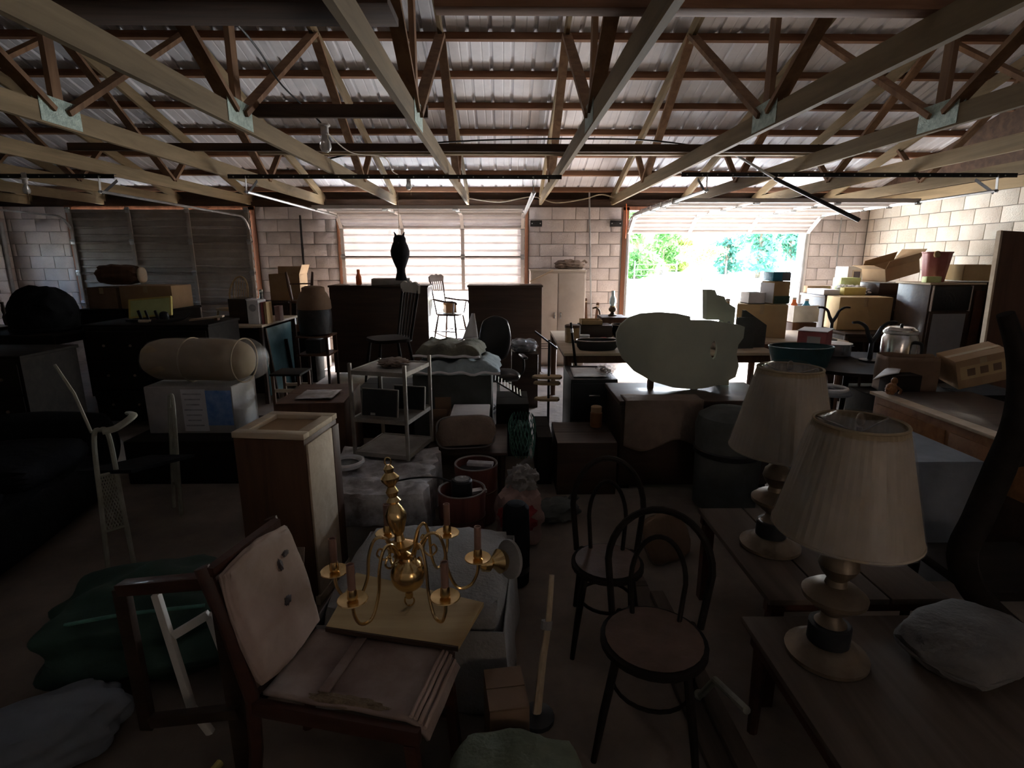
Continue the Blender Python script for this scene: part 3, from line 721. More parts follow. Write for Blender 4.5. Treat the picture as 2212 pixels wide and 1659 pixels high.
wire('dark pipe in the left corner beside the dim left door', [atY(2, 480, 9.55), atY(20, 580, 9.55), atY(38, 680, 9.55)], 0.03, 'track_steel', 'wall_conduit', 'conduit')
for k, (px, py) in enumerate([(1158, 483), (1330, 483)]):
    p = atY(px, py, 9.68)
    t = thing('wall_bracket', ['dark steel bracket on the block wall beside the middle door', 'dark steel bracket on the block wall beside the open door jamb'][k], 'bracket', (p.x, 9.685, p.z), group='steel brackets on the back wall')
    G().box((0, -0.02, 0), (0.2, 0.04, 0.10), bev=0.004).o('plate', W['black_steel'], t)
    for s in (-1, 1): G().cyl((s * 0.07, -0.05, 0), (s * 0.07, -0.04, 0), 0.012, seg=6).o('bolt', W['track_steel'], t)

# ================================================================== BACK OF THE ROOM
dresser('tall_dresser', 'wide dark tall dresser seen from behind, under the owl decoy', 'dresser', -2.64, -1.14, 8.3, 8.85, 1.40, 'wood_dark', 4, 2, '+y')
dresser('tall_dresser', 'dark square-backed dresser right of the rocking chair', 'dresser', -0.56, 0.58, 8.3, 8.8, 1.40, 'wood_dark', 4, 2, '+y')
# owl decoy, hanging over the dresser
p = atY(867, 606, 8.2)
t = thing('owl_decoy', 'dark owl decoy hanging by a cord in front of the middle door', 'decoy', (p.x, 8.2, p.z))
G().lathe([(0.05, 0.0), (0.085, 0.004), (0.078, 0.05), (0.06, 0.12), (0.062, 0.17), (0.10, 0.26), (0.135, 0.36), (0.138, 0.42), (0.115, 0.50), (0.09, 0.55), (0.088, 0.60), (0.07, 0.635), (0.02, 0.65)], 20).o('body', W['black_cloth'], t)
for s in (-1, 1): G().cyl((s * 0.045, 0, 0.62), (s * 0.075, 0, 0.69), 0.022, 0.005, seg=8).o('ear_tuft', W['black_cloth'], t)
G().tube([(0, 0, 0.64), (0.0, 0, BC0 - p.z + 0.06)], 0.004, 6).o('cord', W['rope'], t)
G().blob((0, -0.08, 0.52), (0.02, 0.03, 0.03), e=1, sub=2).o('beak', W['black_plastic'], t)
# things on the left dresser
t = carton('flat grey box lying on the wide dark dresser', -2.02, -1.46, 8.36, 8.75, 1.40, 1.49, 'grey_fabric', rz=8, tape=False, name='flat_box')
jar('plastic_bottle', 'orange plastic bottle standing on the wide dark dresser', 'bottle', (-2.22, 8.5, 1.40), [(0.035, 0), (0.042, 0.01), (0.042, 0.12), (0.03, 0.15), (0.022, 0.17), (0.022, 0.19)], 'orange_plastic', lambda t: (G().lathe([(0.024, 0.19), (0.024, 0.225), (0.012, 0.23)], 14).o('cap', W['orange_plastic'], t)))
# rocking chair in the gap of light, standing on a low crate
carton('low wooden crate under the rocking chair', -1.28, -0.52, 8.92, 9.42, 0, 0.42, 'wood_brown', tape=False, name='wooden_crate', cat='crate')
spindle_chair('rocking_chair', 'dark rocking chair silhouetted against the bright gap under the middle door', (-0.90, 9.17, 0.428), 68, 'wood_dark', seat_z=0.46, back_h=0.62, sw=0.42, nsp=7, arms=True, rockers=True)
carton('small open cardboard box on the seat of the rocking chair', -1.00, -0.82, 9.08, 9.26, 0.912, 1.04, 'cardboard', flaps=(40, 60, 30, None), rz=20)
# white locker
t = thing('metal_cabinet', 'cream two-door metal cabinet against the block wall', 'cabinet', (0.89, 9.42, 0))
G().box((0, 0, 0.80), (0.92, 0.45, 1.58), bev=0.006).o('body', W['cream_metal'], t)
for s in (-1, 1):
    d = G().box((s * 0.225, -0.232, 0.80), (0.435, 0.018, 1.50), bev=0.004).o('door', W['cream_metal'], t)
    G().box((s * 0.05, -0.252, 0.86), (0.02, 0.022, 0.10), bev=0.004).o('handle', W['chrome'], d)
    for z in (0.3, 0.34, 0.38): G().box((s * 0.225, -0.243, z), (0.16, 0.004, 0.012)).o('vent', W['print_dark'], d)
G().box((0, 0, 1.60), (0.94, 0.47, 0.03), bev=0.006).o('top', W['cream_metal'], t)
t = thing('soot_sack', 'dark crumpled sack lying on the cream metal cabinet', 'sack', (1.10, 9.45, 1.615))
G().blob((0, 0, 0.07), (0.24, 0.14, 0.085), e=0.8, nz=0.3, seed=3, flatb=-0.07).o('body', W['brown_fabric'], t)
G().tube([(0.2, 0, 0.1), (0.26, 0.02, 0.14), (0.30, 0.0, 0.10)], 0.02, 8).o('neck', W['brown_fabric'], t)
a = atY(1160, 612, 9.15); b = atY(1200, 590, 9.15)
o = G().bar((0.42, 9.12, 1.42), (0.80, 9.12, 1.60), 0.04, 0.02).o('wood_strip', W['wood_pale']); o['label'] = 'pale wooden strip slanting across the top of the cream metal cabinet'; o['category'] = 'wood strip'
o.location = (0, 0.02, 0)
# wooden pieces leaning on the wall beside the cabinet
for k, (dx, hh, rz_) in enumerate([(0.0, 1.12, 6), (0.07, 1.05, 14)]):
    t = thing('wooden_lath', ['short wooden lath leaning on the block wall beside the cream cabinet', 'second wooden lath leaning on the wall, nearest the open door jamb'][k], 'lath', (1.46 + dx, 9.5, 0), tilt=(-7, rz_ - 8), group='laths leaning by the cabinet')
    G().box((0, 0, hh / 2), (0.045, 0.02, hh), bev=0.003).o('board', W['wood_brown'], t)
    G().box((0, -0.012, hh - 0.06), (0.05, 0.006, 0.02)).o('cleat', W['wood_pale'], t)
# upholstered office chair
t = thing('office_chair', 'black office chair with a rounded back in front of the dark dresser', 'chair', (-0.07, 6.1, 0), 10)
G().blob((0, 0.22, 0.88), (0.185, 0.045, 0.27), e=0.75).o('backrest', W['black_vinyl'], t)
G().blob((0, -0.02, 0.50), (0.24, 0.24, 0.05), e=0.6).o('seat', W['black_vinyl'], t)
G().bar((0, 0.16, 0.46), (0, 0.27, 0.75), 0.05, 0.012).o('back_stem', W['black_steel'], t)
G().cyl((0, 0, 0.1), (0, 0, 0.47), 0.025).o('column', W['chrome'], t)
for k in range(5):
    a = 2 * PI * k / 5 + 0.3; x, y = 0.27 * math.cos(a), 0.27 * math.sin(a)
    l = G().bar((0, 0, 0.10), (x, y, 0.075), 0.035, 0.025).o('leg', W['black_steel'], t)
    G().cyl((x, y - 0.012, 0.03), (x, y + 0.012, 0.03), 0.03, seg=12).o('caster', W['black_plastic'], l)
for s in (-1, 1):
    G().tube(spline([(s * 0.22, -0.05, 0.48), (s * 0.28, -0.05, 0.55), (s * 0.28, -0.04, 0.70)], 4), 0.013, 8).o('arm_post', W['black_steel'], t)
    G().box((s * 0.28, -0.03, 0.71), (0.055, 0.26, 0.03), bev=0.012).o('arm_pad', W['black_vinyl'], t)
# plastic-wrapped bundle beside it
p = atY(1131, 745, 6.7); wz = atY(1131, 760, 6.7).z
carton('dark wooden box under the plastic-wrapped bundle', p.x - 0.15, p.x + 0.17, 6.5, 6.9, 0, wz, 'wood_dark', tape=False, name='wooden_box')
t = thing('wrapped_bundle', 'shiny plastic-wrapped bundle beside the black office chair', 'bundle', (p.x, 6.68, wz + 0.007), 12)
G().blob((0, 0, 0.07), (0.15, 0.12, 0.075), e=0.8, nz=0.2, seed=5, flatb=-0.066).o('contents', W['blue_grey'], t)
G().blob((0, 0, 0.075), (0.165, 0.135, 0.085), e=0.8, nz=0.3, ns=4, seed=8, flatb=-0.07).o('film', W['clear_film'], t)

# ================================================================== CENTRE: QUILTS, CHAIRS, CRATES
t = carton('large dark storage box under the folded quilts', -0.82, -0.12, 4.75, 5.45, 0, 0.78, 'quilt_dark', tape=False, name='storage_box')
def quilt(label, x0, x1, y0, y1, z, th, m, seed, folds, rz):
    t = thing('folded_quilt', label, 'quilt', ((x0 + x1) / 2, (y0 + y1) / 2, z), rz, group='quilts on the dark storage box'); w_, d_ = x1 - x0, y1 - y0
    def f(top):
        def fn(u, v):
            x, y = (u - 0.5) * w_, (v - 0.5) * d_; e = min(u, 1 - u, v, 1 - v)
            h = th * min(1, (e * 9)) ** 0.5
            return (x + 0.02 * nz(y, seed, 6), y + 0.02 * nz(x, seed, 6), (h if top else 0) + (0.03 * nz(x, y, 5, seed) + 0.012 * math.sin(u * folds * 2 * PI)) * (1 if top else 0.0) * min(1, e * 10) + 0.004)
        return fn
    g = G(); g.grid(f(True), 40, 24); g.grid(f(False), 40, 24); g.o('body', W[m], t, smooth=70)
    G().tube([((u - 0.5) * w_, -d_ / 2, 0.02 + 0.06 * th * math.sin(u * folds * PI * 2) + 0.02 * nz(u, seed, 5)) for u in [k / 24 for k in range(25)]], 0.012, 6).o('piping', W['paper_white'], t)
quilt('pale blue-grey quilt folded on the dark storage box', -0.82, -0.04, 4.70, 5.42, 0.792, 0.10, 'quilt', 3, 4, 0)
quilt('olive quilt lying on top of the pale blue-grey quilt', -0.80, -0.20, 4.80, 5.42, 0.925, 0.10, 'quilt_olive', 8, 3, -4)
p = atY(1013, 717, 5.3)
t = thing('paper_cone', 'stiff white sheet standing on the folded quilts', 'paper', (p.x + 0.02, 5.2, 1.045), 20)
G().grid(lambda u, v: ((u - 0.5) * 0.16 * (1 - v * 0.8) + 0.03 * v, 0.03 * math.sin(u * 3), v * 0.24), 8, 8).o('sheet', W['paper_white'], t, solid=0.004)
G().box((0, 0.0, 0.005), (0.14, 0.06, 0.01), bev=0.003).o('folded_foot', W['paper_white'], t)
# wire dish rack leaning at the right of the quilt box
p = atY(1065, 812, 5.0)
t = thing('wire_rack', 'black wire rack tipped beside the quilt box', 'rack', (0.03, 5.05, 0.62), 0, tilt=(0, 32))
for k in range(9): G().cyl((-0.14 + 0.035 * k, -0.14, 0.0), (-0.14 + 0.035 * k, 0.14, 0.0), 0.004, seg=6).o('wire', W['track_steel'], t)
for y in (-0.14, 0.14): G().cyl((-0.15, y, 0), (0.15, y, 0), 0.007, seg=6).o('rail', W['black_steel'], t)
carton('dark box beneath the tipped wire rack', -0.08, 0.22, 4.80, 5.3, 0, 0.50, 'wood_black', tape=False, name='dark_box')
# spindle-back chair on a dark chest behind the shelf rack
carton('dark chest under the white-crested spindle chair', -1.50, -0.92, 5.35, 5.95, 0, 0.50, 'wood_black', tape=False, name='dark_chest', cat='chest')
spindle_chair('spindle_chair', 'dark spindle-back chair with a worn white crest rail', (-1.20, 5.66, 0.508), -58, 'wood_black', seat_z=0.47, back_h=0.56, sw=0.42, nsp=6, crest_m='white_paint')
# low dark table in front of the quilts with crate, cushion and mesh bag
table('low_table', 'low dark table under the green box and the cushion', -0.60, 0.02, 3.92, 4.66, 0.36, 'wood_dark', 'wood_dark', leg=0.06)
t = carton('dark green box with a white lid on the low dark table', -0.43, -0.13, 4.15, 4.5, 0.36, 0.56, 'green_box', tape=False, name='green_box')
G().box((0, 0, 0.215), (0.31, 0.36, 0.02), bev=0.008).o('lid', W['paper_white'], t)
G().blob((-0.14, -0.17, 0.19), (0.05, 0.03, 0.035), e=1, sub=3).o('label_tag', W['mint'], t)
carton('flat white carton lying behind the dark green box', -0.10, 0.12, 4.62, 4.95, 0.36 + 0.0, 0.46, 'paper_white', tape=False, rz=12) if False else None
t = thing('mesh_bag', 'green mesh bag hanging over the edge of the low dark table', 'bag', (0.14, 4.2, 0.30))
def bagf(u, v): 
    a = u * 2 * PI; r = 0.085 + 0.03 * nz(math.cos(a), v, 2, 4) + 0.02 * math.sin(v * 3)
    return (math.cos(a) * r, math.sin(a) * r * 1.5, -0.05 + 0.32 * v)
g = G()
for k in range(22):
    g.tube([bagf((k + 3 * v) / 22, v) for v in [i / 9 for i in range(10)]], 0.003, 4); g.tube([bagf((k - 3 * v) / 22, v) for v in [i / 9 for i in range(10)]], 0.003, 4)
o = g.o('netting', W['green_mesh'], t); o['kind'] = 'stuff'
G().blob((0, 0, 0.09), (0.07, 0.10, 0.13), e=0.9, nz=0.3, seed=2).o('contents', W['green_box'], t)
t = thing('seat_cushion', 'dark dusty cushion leaning on the low table, facing the ice cream makers', 'cushion', (-0.30, 4.03, 0.385), 8, tilt=(-14, 0))
G().blob((0, 0, 0.10), (0.23, 0.06, 0.13), e=0.6, nz=0.08, seed=4, flatb=-0.099).o('body', W['brown_fabric'], t)
G().tube([(0.225 * math.copysign(abs(math.cos(a)) ** 0.5, math.cos(a)), -0.0, 0.10 + 0.125 * math.copysign(abs(math.sin(a)) ** 0.5, math.sin(a))) for a in [2 * PI * k / 40 for k in range(40)]], 0.008, 6, closed=True).o('piping', W['grey_fabric'], t)
carton('small open brown carton left of the dark green box', -0.60, -0.46, 4.2, 4.55, 0.36, 0.53, 'cardboard_dark', flaps=(70, 100, None, None))
# draped bench with the metal shelf rack
t = thing('draped_bench', 'low bench covered with a crumpled dusty plastic sheet', 'bench', (-0.80, 3.40, 0))
bx0, bx1, by0, by1, bz = -0.36, 0.30, -0.36, 0.42, 0.43
G().box(((bx0 + bx1) / 2, (by0 + by1) / 2, 0.40), (bx1 - bx0, by1 - by0, 0.04), bev=0.004).o('seat_board', W['wood_brown'], t)
for sx in (bx0 + 0.05, bx1 - 0.05):
    for sy in (by0 + 0.05, by1 - 0.05): G().box((sx, sy, 0.19), (0.06, 0.06, 0.38)).o('leg', W['wood_brown'], t)
def drp(u, v):
    x = bx0 - 0.02 + (bx1 - bx0 + 0.16) * u; y = by0 - 0.10 + (by1 - by0 + 0.12) * v; z = bz
    cr = 0.016 * nz(x, y, 9, 2) + 0.012 * abs(nz(x, y, 17, 5)) + 0.010 * math.sin(x * 6 + y * 22 + 2.5 * nz(x, y, 3, 1))
    ox = max(0, x - bx1 - 0.01); oy = max(0, by0 - 0.01 - y)
    if ox > 0: z -= min(0.28, ox * 2.4); x = bx1 + 0.02 + 0.10 * ox + 0.014 * math.sin(y * 40)
    if oy > 0: z -= min(0.22, oy * 2.3); y = by0 - 0.02 - 0.1 * oy + 0.010 * math.sin(x * 34)
    return (x, y, z + max(cr, -0.005))
G().grid(drp, 70, 90).o('plastic_sheet', W['drape'], t, solid=0.003, smooth=25)
# rack
fl, fr_, br_ = atZ(768, 985, 0.45), atZ(882, 996, 0.45), atZ(919, 958, 0.45)
rw = (fr_ - fl).length; rd = (br_ - fr_).length
t = thing('shelf_rack', 'narrow metal rack of three shelves standing on the draped bench', 'shelf rack', (fl.x, fl.y, 0.452), math.degrees(math.atan2(fr_.y - fl.y, fr_.x - fl.x)))
RW, RD, RH = rw, 0.42, 0.66
mat('rack_metal', (0.30, 0.28, 0.25), (0.20, 0.185, 0.165), 8, 0.5, metal=0.3)
for x in (0, RW):
    for y in (0, RD): 
        if not (x == 0 and y == RD): G().box((x, y, RH / 2), (0.022, 0.022, RH), bev=0.003).o('post', W['rack_metal'], t)
        else: G().box((x, y, RH / 2 - 0.02), (0.022, 0.022, RH - 0.04), bev=0.003).o('post', W['rack_metal'], t)
for z in (0.025, 0.27, 0.60):
    s = G().box((RW / 2, RD / 2, z), (RW, RD, 0.012), bev=0.003).o('shelf', W['rack_metal'], t)
    for y in (0, RD): G().box((RW / 2, y, z - 0.004), (RW, 0.012, 0.03)).o('edge', W['rack_metal'], s)
    for x in (0, RW): G().box((x, RD / 2, z - 0.004), (0.012, RD, 0.03)).o('edge', W['rack_metal'], s)
rm = t.matrix_basis.copy()
bpy.context.view_layer.update(); rm = t.matrix_world.copy()
for k, (dx, dy, w_, h_, lab) in enumerate([(RW * 0.42, RD * 0.16, 0.27, 0.19, 'black framed panel at the front of the rack middle shelf'), (RW * 0.72, RD * 0.68, 0.24, 0.17, 'black framed panel at the back of the rack middle shelf')]):
    p = rm @ Vector((dx, dy, 0.278))
    q = thing('framed_picture', lab, 'panel', p, math.degrees(math.atan2(fr_.y - fl.y, fr_.x - fl.x)), tilt=(-8, 0), group='black panels on the rack')
    G().box((0, 0, h_ / 2), (w_, 0.012, h_)).o('face', W['black_plastic'], q)
    for s in (-1, 1):
        G().box((s * w_ / 2, 0, h_ / 2), (0.006, 0.016, h_)).o('frame_side', W['rack_metal'], q); G().box((0, 0, h_ / 2 + s * h_ / 2), (w_, 0.016, 0.006)).o('frame_rail', W['rack_metal'], q)
    if k == 0: G().box((-w_ * 0.18, -0.008, 0.016), (0.035, 0.002, 0.016)).o('badge', W['track_steel'], q)
p = rm @ Vector((RW * 0.5, RD * 0.6, 0.606))
t = thing('folded_bag', 'crumpled grey plastic bag on the top shelf of the rack', 'bag', p)
G().blob((0, 0, 0.022), (0.10, 0.12, 0.026), e=0.8, nz=0.4, seed=9, flatb=-0.02).o('body', W['brown_fabric'], t)
G().tube([(0.06, -0.08, 0.03), (0.10, -0.13, 0.035), (0.12, -0.08, 0.02)], 0.006, 6).o('handle', W['grey_fabric'], t)
# white ring on the draped bench beside the rack
p = atZ(758, 995, 0.50)
t = thing('ring_dish', 'thick white ring lying on the draped bench beside the tall cabinet', 'ring', (p.x - 0.03, p.y + 0.0, 0.47))
G().tube([(0.10 * math.cos(2 * PI * k / 28), 0.10 * math.sin(2 * PI * k / 28), 0.016) for k in range(28)], 0.022, 8, closed=True, flat=0.7).o('rim', W['white_ceramic'], t)
G().lathe([(0.085, 0.004), (0.085, 0.012), (0.02, 0.012)], 20).o('insert', W['black_plastic'], t)
# tall narrow cabinet
t = thing('tall_cabinet', 'tall narrow brown cabinet with a recessed top and one pale side', 'cabinet', (-1.155, 2.79, 0), -7)
cw, cd, ch = 0.38, 0.39, 0.95
G().box((0, 0, ch / 2 - 0.015), (cw - 0.01, cd - 0.01, ch - 0.03), bev=0.003).o('body', W['wood_brown'], t)
for s in (-1, 1):
    G().box((0, s * (cd / 2 - 0.03), ch - 0.012), (cw, 0.06, 0.03), bev=0.003).o('top_frame', W['wood_pale'], t)
    G().box((s * (cw / 2 - 0.03), 0, ch - 0.012), (0.06, cd - 0.12, 0.03), bev=0.003).o('top_frame', W['wood_pale'], t)
G().box((0, 0, ch - 0.026), (cw - 0.11, cd - 0.11, 0.01)).o('top_panel', W['cardboard'], t)
G().box((cw / 2 + 0.001, -0.035, ch / 2 - 0.02), (0.012, cd - 0.11, ch - 0.07), bev=0.002).o('side_panel', W['wood_pale'], t)
G().box((cw / 2, cd / 2 - 0.045, ch / 2 - 0.02), (0.016, 0.08, ch - 0.07), bev=0.002).o('corner_strip', W['wood_brown'], t)
G().box((cw / 2, 0, 0.03), (0.025, cd, 0.05)).o('plinth', W['wood_pale'], t)
# ice cream makers
def churn(label, loc, r, h, motor, rz=0):
    t = thing('ice_cream_maker', label, 'ice cream maker', loc, rz, group='brown ice cream makers')
    G().lathe([(r * 0.86, 0), (r * 0.9, 0.005), (r, h), (r * 0.90, h), (r * 0.86, h - 0.10), (0.005, h - 0.11)], 28).o('tub', W['maroon'], t)
    for z in (h * 0.18, h * 0.55): G().lathe([(r * (0.9 + 0.1 * z / h) + 0.001, z), (r * (0.9 + 0.1 * z / h) + 0.005, z + 0.002), (r * (0.9 + 0.1 * z / h) + 0.005, z + 0.014), (r * (0.9 + 0.1 * z / h) + 0.001, z + 0.016)], 28, cap=False).o('hoop', W['wood_brown'], t)
    G().tube([((r * 0.955) * math.cos(2 * PI * k / 32), (r * 0.955) * math.sin(2 * PI * k / 32), h) for k in range(32)], r * 0.055, 6, closed=True, flat=0.7).o('rim', W['grey_fabric'], t)
    if motor:
        G().lathe([(0.06, h - 0.06), (0.066, h - 0.05), (0.066, h + 0.055), (0.058, h + 0.066), (0.03, h + 0.067)], 24).o('motor', W['black_plastic'], t)
        m_ = G().lathe([(0.045, h + 0.0665), (0.045, h + 0.069), (0.01, h + 0.069)], 20).o('motor_badge', W['grey_fabric'], t)
        G().box((0.06, 0, h - 0.03), (r * 1.3, 0.05, 0.02)).o('crossbar', W['track_steel'], t)
        G().lathe([(0.05, 0.05), (0.05, h - 0.04)], 16).o('canister', W['chrome'], t)
    else:
        G().lathe([(r * 0.8, h - 0.05), (r * 0.82, h - 0.045), (0.02, h - 0.03)], 24).o('lid', W['black_plastic'], t)
        G().box((0.03, 0, h - 0.0), (r * 1.2, 0.06, 0.025), bev=0.005).o('crossbar', W['print_grey'], t)
    return t
churn('brown ice cream maker with a black motor on top', (-0.27, 3.18, 0), 0.15, 0.395, True, 20)
churn('brown ice cream tub with a grey bar across its lid, behind the motor', (-0.20, 3.55, 0), 0.15, 0.42, False, -10)
wire('black power cord lying from the motor over the draped sheet', [Vector((-0.33, 3.18, 0.44)), Vector((-0.42, 3.17, 0.475)), Vector((-0.56, 3.16, 0.478)), Vector((-0.66, 3.12, 0.475))], 0.006, 'black_plastic', 'power_cord', 'cord')
# red and pink bag, black roll
t = thing('paper_sack', 'crumpled pink and red sack slumped beside the ice cream makers', 'sack', (0.09, 3.22, 0), 10)
G().blob((0, 0, 0.2), (0.15, 0.13, 0.205), e=0.75, nz=0.3, ns=2.5, seed=6, flatb=-0.2).o('body', W['pink_paper'], t)
G().blob((-0.02, -0.07, 0.22), (0.12, 0.08, 0.11), e=0.8, nz=0.35, seed=7).o('red_cloth', W['red_cloth'], t)
G().blob((0.03, 0.03, 0.42), (0.09, 0.08, 0.09), e=0.9, nz=0.5, seed=8).o('crumpled_top', W['grey_fabric'], t)
t = thing('black_roll', 'upright black cylinder standing right of the brass chandelier', 'cylinder', (0.06, 2.78, 0))
G().lathe([(0.065, 0), (0.075, 0.01), (0.078, 0.25), (0.072, 0.46), (0.05, 0.485), (0.02, 0.49)], 20).o('body', W['black_cloth'], t)
G().lathe([(0.074, 0.08), (0.08, 0.085), (0.08, 0.11), (0.074, 0.115)], 20, cap=False).o('band', W['black_vinyl'], t)

carton('black crate in the aisle in front of the wire rack', 0.26, 0.38, 4.15, 4.75, 0, 0.40, 'wood_black', tape=False, name='dark_box')
t = thing('debris_bag', 'small dark rubbish bag on the aisle floor', 'bag', (0.36, 3.55, 0), 20)
G().blob((0, 0, 0.07), (0.16, 0.11, 0.075), e=0.8, nz=0.35, ns=2.6, seed=31, flatb=-0.07).o('body', W['quilt_dark'], t); G().tube([(0.1, 0.02, 0.10), (0.15, 0.03, 0.15), (0.17, 0.0, 0.12)], 0.02, 8).o('knot', W['quilt_dark'], t)
# ---- scroll-cut wooden shapes on a stand, file cabinet
sc = [(-0.14, 0.02), (-0.12, -0.05), (0.02, -0.085), (0.13, -0.07), (0.15, 0.0), (0.13, 0.06), (0.03, 0.065), (-0.06, 0.075)]
t = thing('cutout_stand', 'dark plant stand holding two pale scroll-cut boards', 'stand', (0.405, 5.15, 0), -8)
G().cyl((0.02, 0, 0), (0.02, 0, 1.04), 0.012, seg=8).o('pole', W['black_steel'], t)
G().bar((-0.12, 0, 1.12), (0.10, -0.02, 0.96), 0.025, 0.015).o('cross_handle', W['black_steel'], t)
for z, s in ((0.68, 1.0), (0.62, 0.9), (0.46, 0.85)): G().plate([(a * s, b * s) for a, b in sc], 0.02, m=R(90, 0, 0), c=(0, 0, z)).o('scroll_board', W['wood_light'], t)
G().lathe([(0.11, 0), (0.11, 0.02), (0.05, 0.035)], 20).o('base', W['black_steel'], t)
t = thing('file_cabinet', 'black two-drawer file cabinet with papers and plastic on top', 'file cabinet', (0.80, 5.06, 0))
G().box((0, 0, 0.375), (0.42, 0.64, 0.74), bev=0.006).o('body', W['black_plastic'], t)
for z in (0.20, 0.55):
    d = G().box((0, -0.325, z), (0.39, 0.015, 0.32), bev=0.004).o('drawer', W['black_plastic'], t); G().box((0, -0.342, z + 0.05), (0.10, 0.02, 0.02), bev=0.005).o('handle', W['chrome'], d)
o = cloth(None, 'paper_sheet', lambda u, v: (0.62 + 0.30 * u + 0.02 * v, 4.80 + 0.42 * v, 0.7485 + 0.006 * (1 + nz(u, v, 4, 2)) + 0.003), 14, 14, 'paper_white', 0.002); o['label'] = 'white paper sheet spread on the black file cabinet'; o['category'] = 'paper'
t = thing('plastic_wrap', 'crumpled clear plastic wrap on the black file cabinet', 'plastic wrap', (0.93, 4.94, 0.765))
G().blob((0, 0, 0.03), (0.075, 0.12, 0.04), e=0.9, nz=0.6, ns=4, seed=12, flatb=-0.03).o('film', W['clear_film'], t)
G().blob((0, 0, 0.02), (0.05, 0.07, 0.02), e=0.9, nz=0.3, seed=13).o('contents', W['brown_fabric'], t)
carton('low dark brown chest in front of the black file cabinet', 0.40, 0.86, 3.95, 4.5, 0, 0.42, 'wood_dark', tape=False, name='low_chest', cat='chest')
jar('pill_bottle', 'orange-brown bottle standing on the low dark brown chest', 'bottle', (0.76, 4.36, 0.428), [(0.045, 0), (0.05, 0.01), (0.05, 0.12), (0.04, 0.13)], 'wood_orange', lambda t: G().lathe([(0.045, 0.13), (0.046, 0.17), (0.04, 0.175)], 16).o('cap', W['cardboard'], t))
# ---- chest with draped cloth carrying the big sage cut-out
t = thing('blanket_chest', 'dark blanket chest with a cloth hanging over its front', 'chest', (1.50, 4.36, 0))
G().box((0, 0, 0.36), (1.20, 0.60, 0.66), bev=0.008).o('body', W['wood_dark'], t)
G().box((0, 0, 0.71), (1.24, 0.64, 0.04), bev=0.01).o('lid', W['wood_dark'], t)
for sx in (-1, 1):
    for sy in (-1, 1): G().box((sx * 0.55, sy * 0.25, 0.02), (0.08, 0.08, 0.06)).o('foot', W['wood_black'], t)
o = cloth(None, 'chest_cloth', lambda u, v: (0.92 + 0.60 * u, 4.22 - 0.195 * min(v * 2, 1) + 0.02 * math.sin(u * 9) * max(0, v * 2 - 1) - 0.012, 0.738 + 0.006 * nz(u, v, 5) - (0.36 + 0.05 * math.sin(u * 7)) * max(0, v * 2 - 1)), 30, 30, 'brown_fabric', 0.006); o['label'] = 'grey-brown cloth draped over the front of the dark blanket chest'; o['category'] = 'cloth'
# big sage board: an ellipse with a stepped shoulder, a scalloped end and a lens-shaped hole
def pal(px, py): 
    p = atY(px, py, 4.42); return (p.x, p.z)
out = [(1500, 812), (1455, 808), (1410, 795), (1370, 772), (1345, 745), (1333, 715), (1332, 690), (1340, 672), (1358, 656), (1385, 647), (1425, 644), (1465, 647), (1492, 653), (1492, 661), (1540, 662), (1600, 672), (1610, 676), (1607, 700), (1596, 715), (1592, 735), (1597, 760), (1590, 785), (1560, 800), (1530, 808)]
hol = [(1547, 705), (1540, 709), (1535, 722), (1535, 735), (1541, 747), (1546, 742), (1550, 728), (1550, 715)]
o2 = [pal(*q) for q in out]; h2 = [pal(*q) for q in hol]
zmin = min(q[1] for q in o2); cx = sum(q[0] for q in o2) / len(o2)
t = thing('cutout_board', 'large sage-green rounded cut-out board with a lens-shaped hole', 'board', (cx, 4.42, 0.732))
G().plate([(a - cx, b - zmin) for a, b in o2], 0.035, hole=[(a - cx, b - zmin) for a, b in h2]).o('board', W['sage_board'], t, smooth=20)
G().box((0.12, 0.045, 0.12), (0.04, 0.06, 0.24)).o('back_brace', W['wood_brown'], t); G().box((-0.25, 0.045, 0.12), (0.04, 0.06, 0.24)).o('back_brace', W['wood_brown'], t)
p = atY(1545, 640, 4.60)
t = thing('grey_bracket', 'grey-green stepped wooden piece rising behind the sage board', 'wooden piece', (p.x, 4.60, 0.732))
q = lambda px, py: (atY(px, py, 4.60).x - p.x, atY(px, py, 4.60).z - 0.731)
G().plate([q(1522, 626), q(1540, 626), q(1544, 636), q(1560, 640), q(1564, 652), q(1584, 664), (q(1584, 664)[0], 0.001), (q(1558, 664)[0], 0.001), q(1558, 690), q(1522, 690)], 0.10).o('body', W['sage_board'], t)
G().box((q(1572, 664)[0], 0.0, 0.3), (0.02, 0.11, 0.5)).o('rib', W['grey_fabric'], t)
# round padded stool top in front of the sage board
t = thing('round_hassock', 'grey round hassock half hidden behind the nearer lamp shades', 'hassock', (1.62, 3.74, 0))
G().lathe([(0.20, 0.02), (0.22, 0.03), (0.23, 0.45), (0.24, 0.62), (0.22, 0.70), (0.15, 0.745), (0.02, 0.755)], 28).o('cushion', W['quilt_dark'], t)
G().lathe([(0.23, 0.42), (0.242, 0.43), (0.242, 0.46), (0.232, 0.47)], 28, cap=False).o('band', W['black_vinyl'], t)
for k in range(4): G().cyl((0.16 * math.cos(k * PI / 2 + .6), 0.16 * math.sin(k * PI / 2 + .6), 0), (0.16 * math.cos(k * PI / 2 + .6), 0.16 * math.sin(k * PI / 2 + .6), 0.03), 0.02).o('foot', W['wood_black'], t)

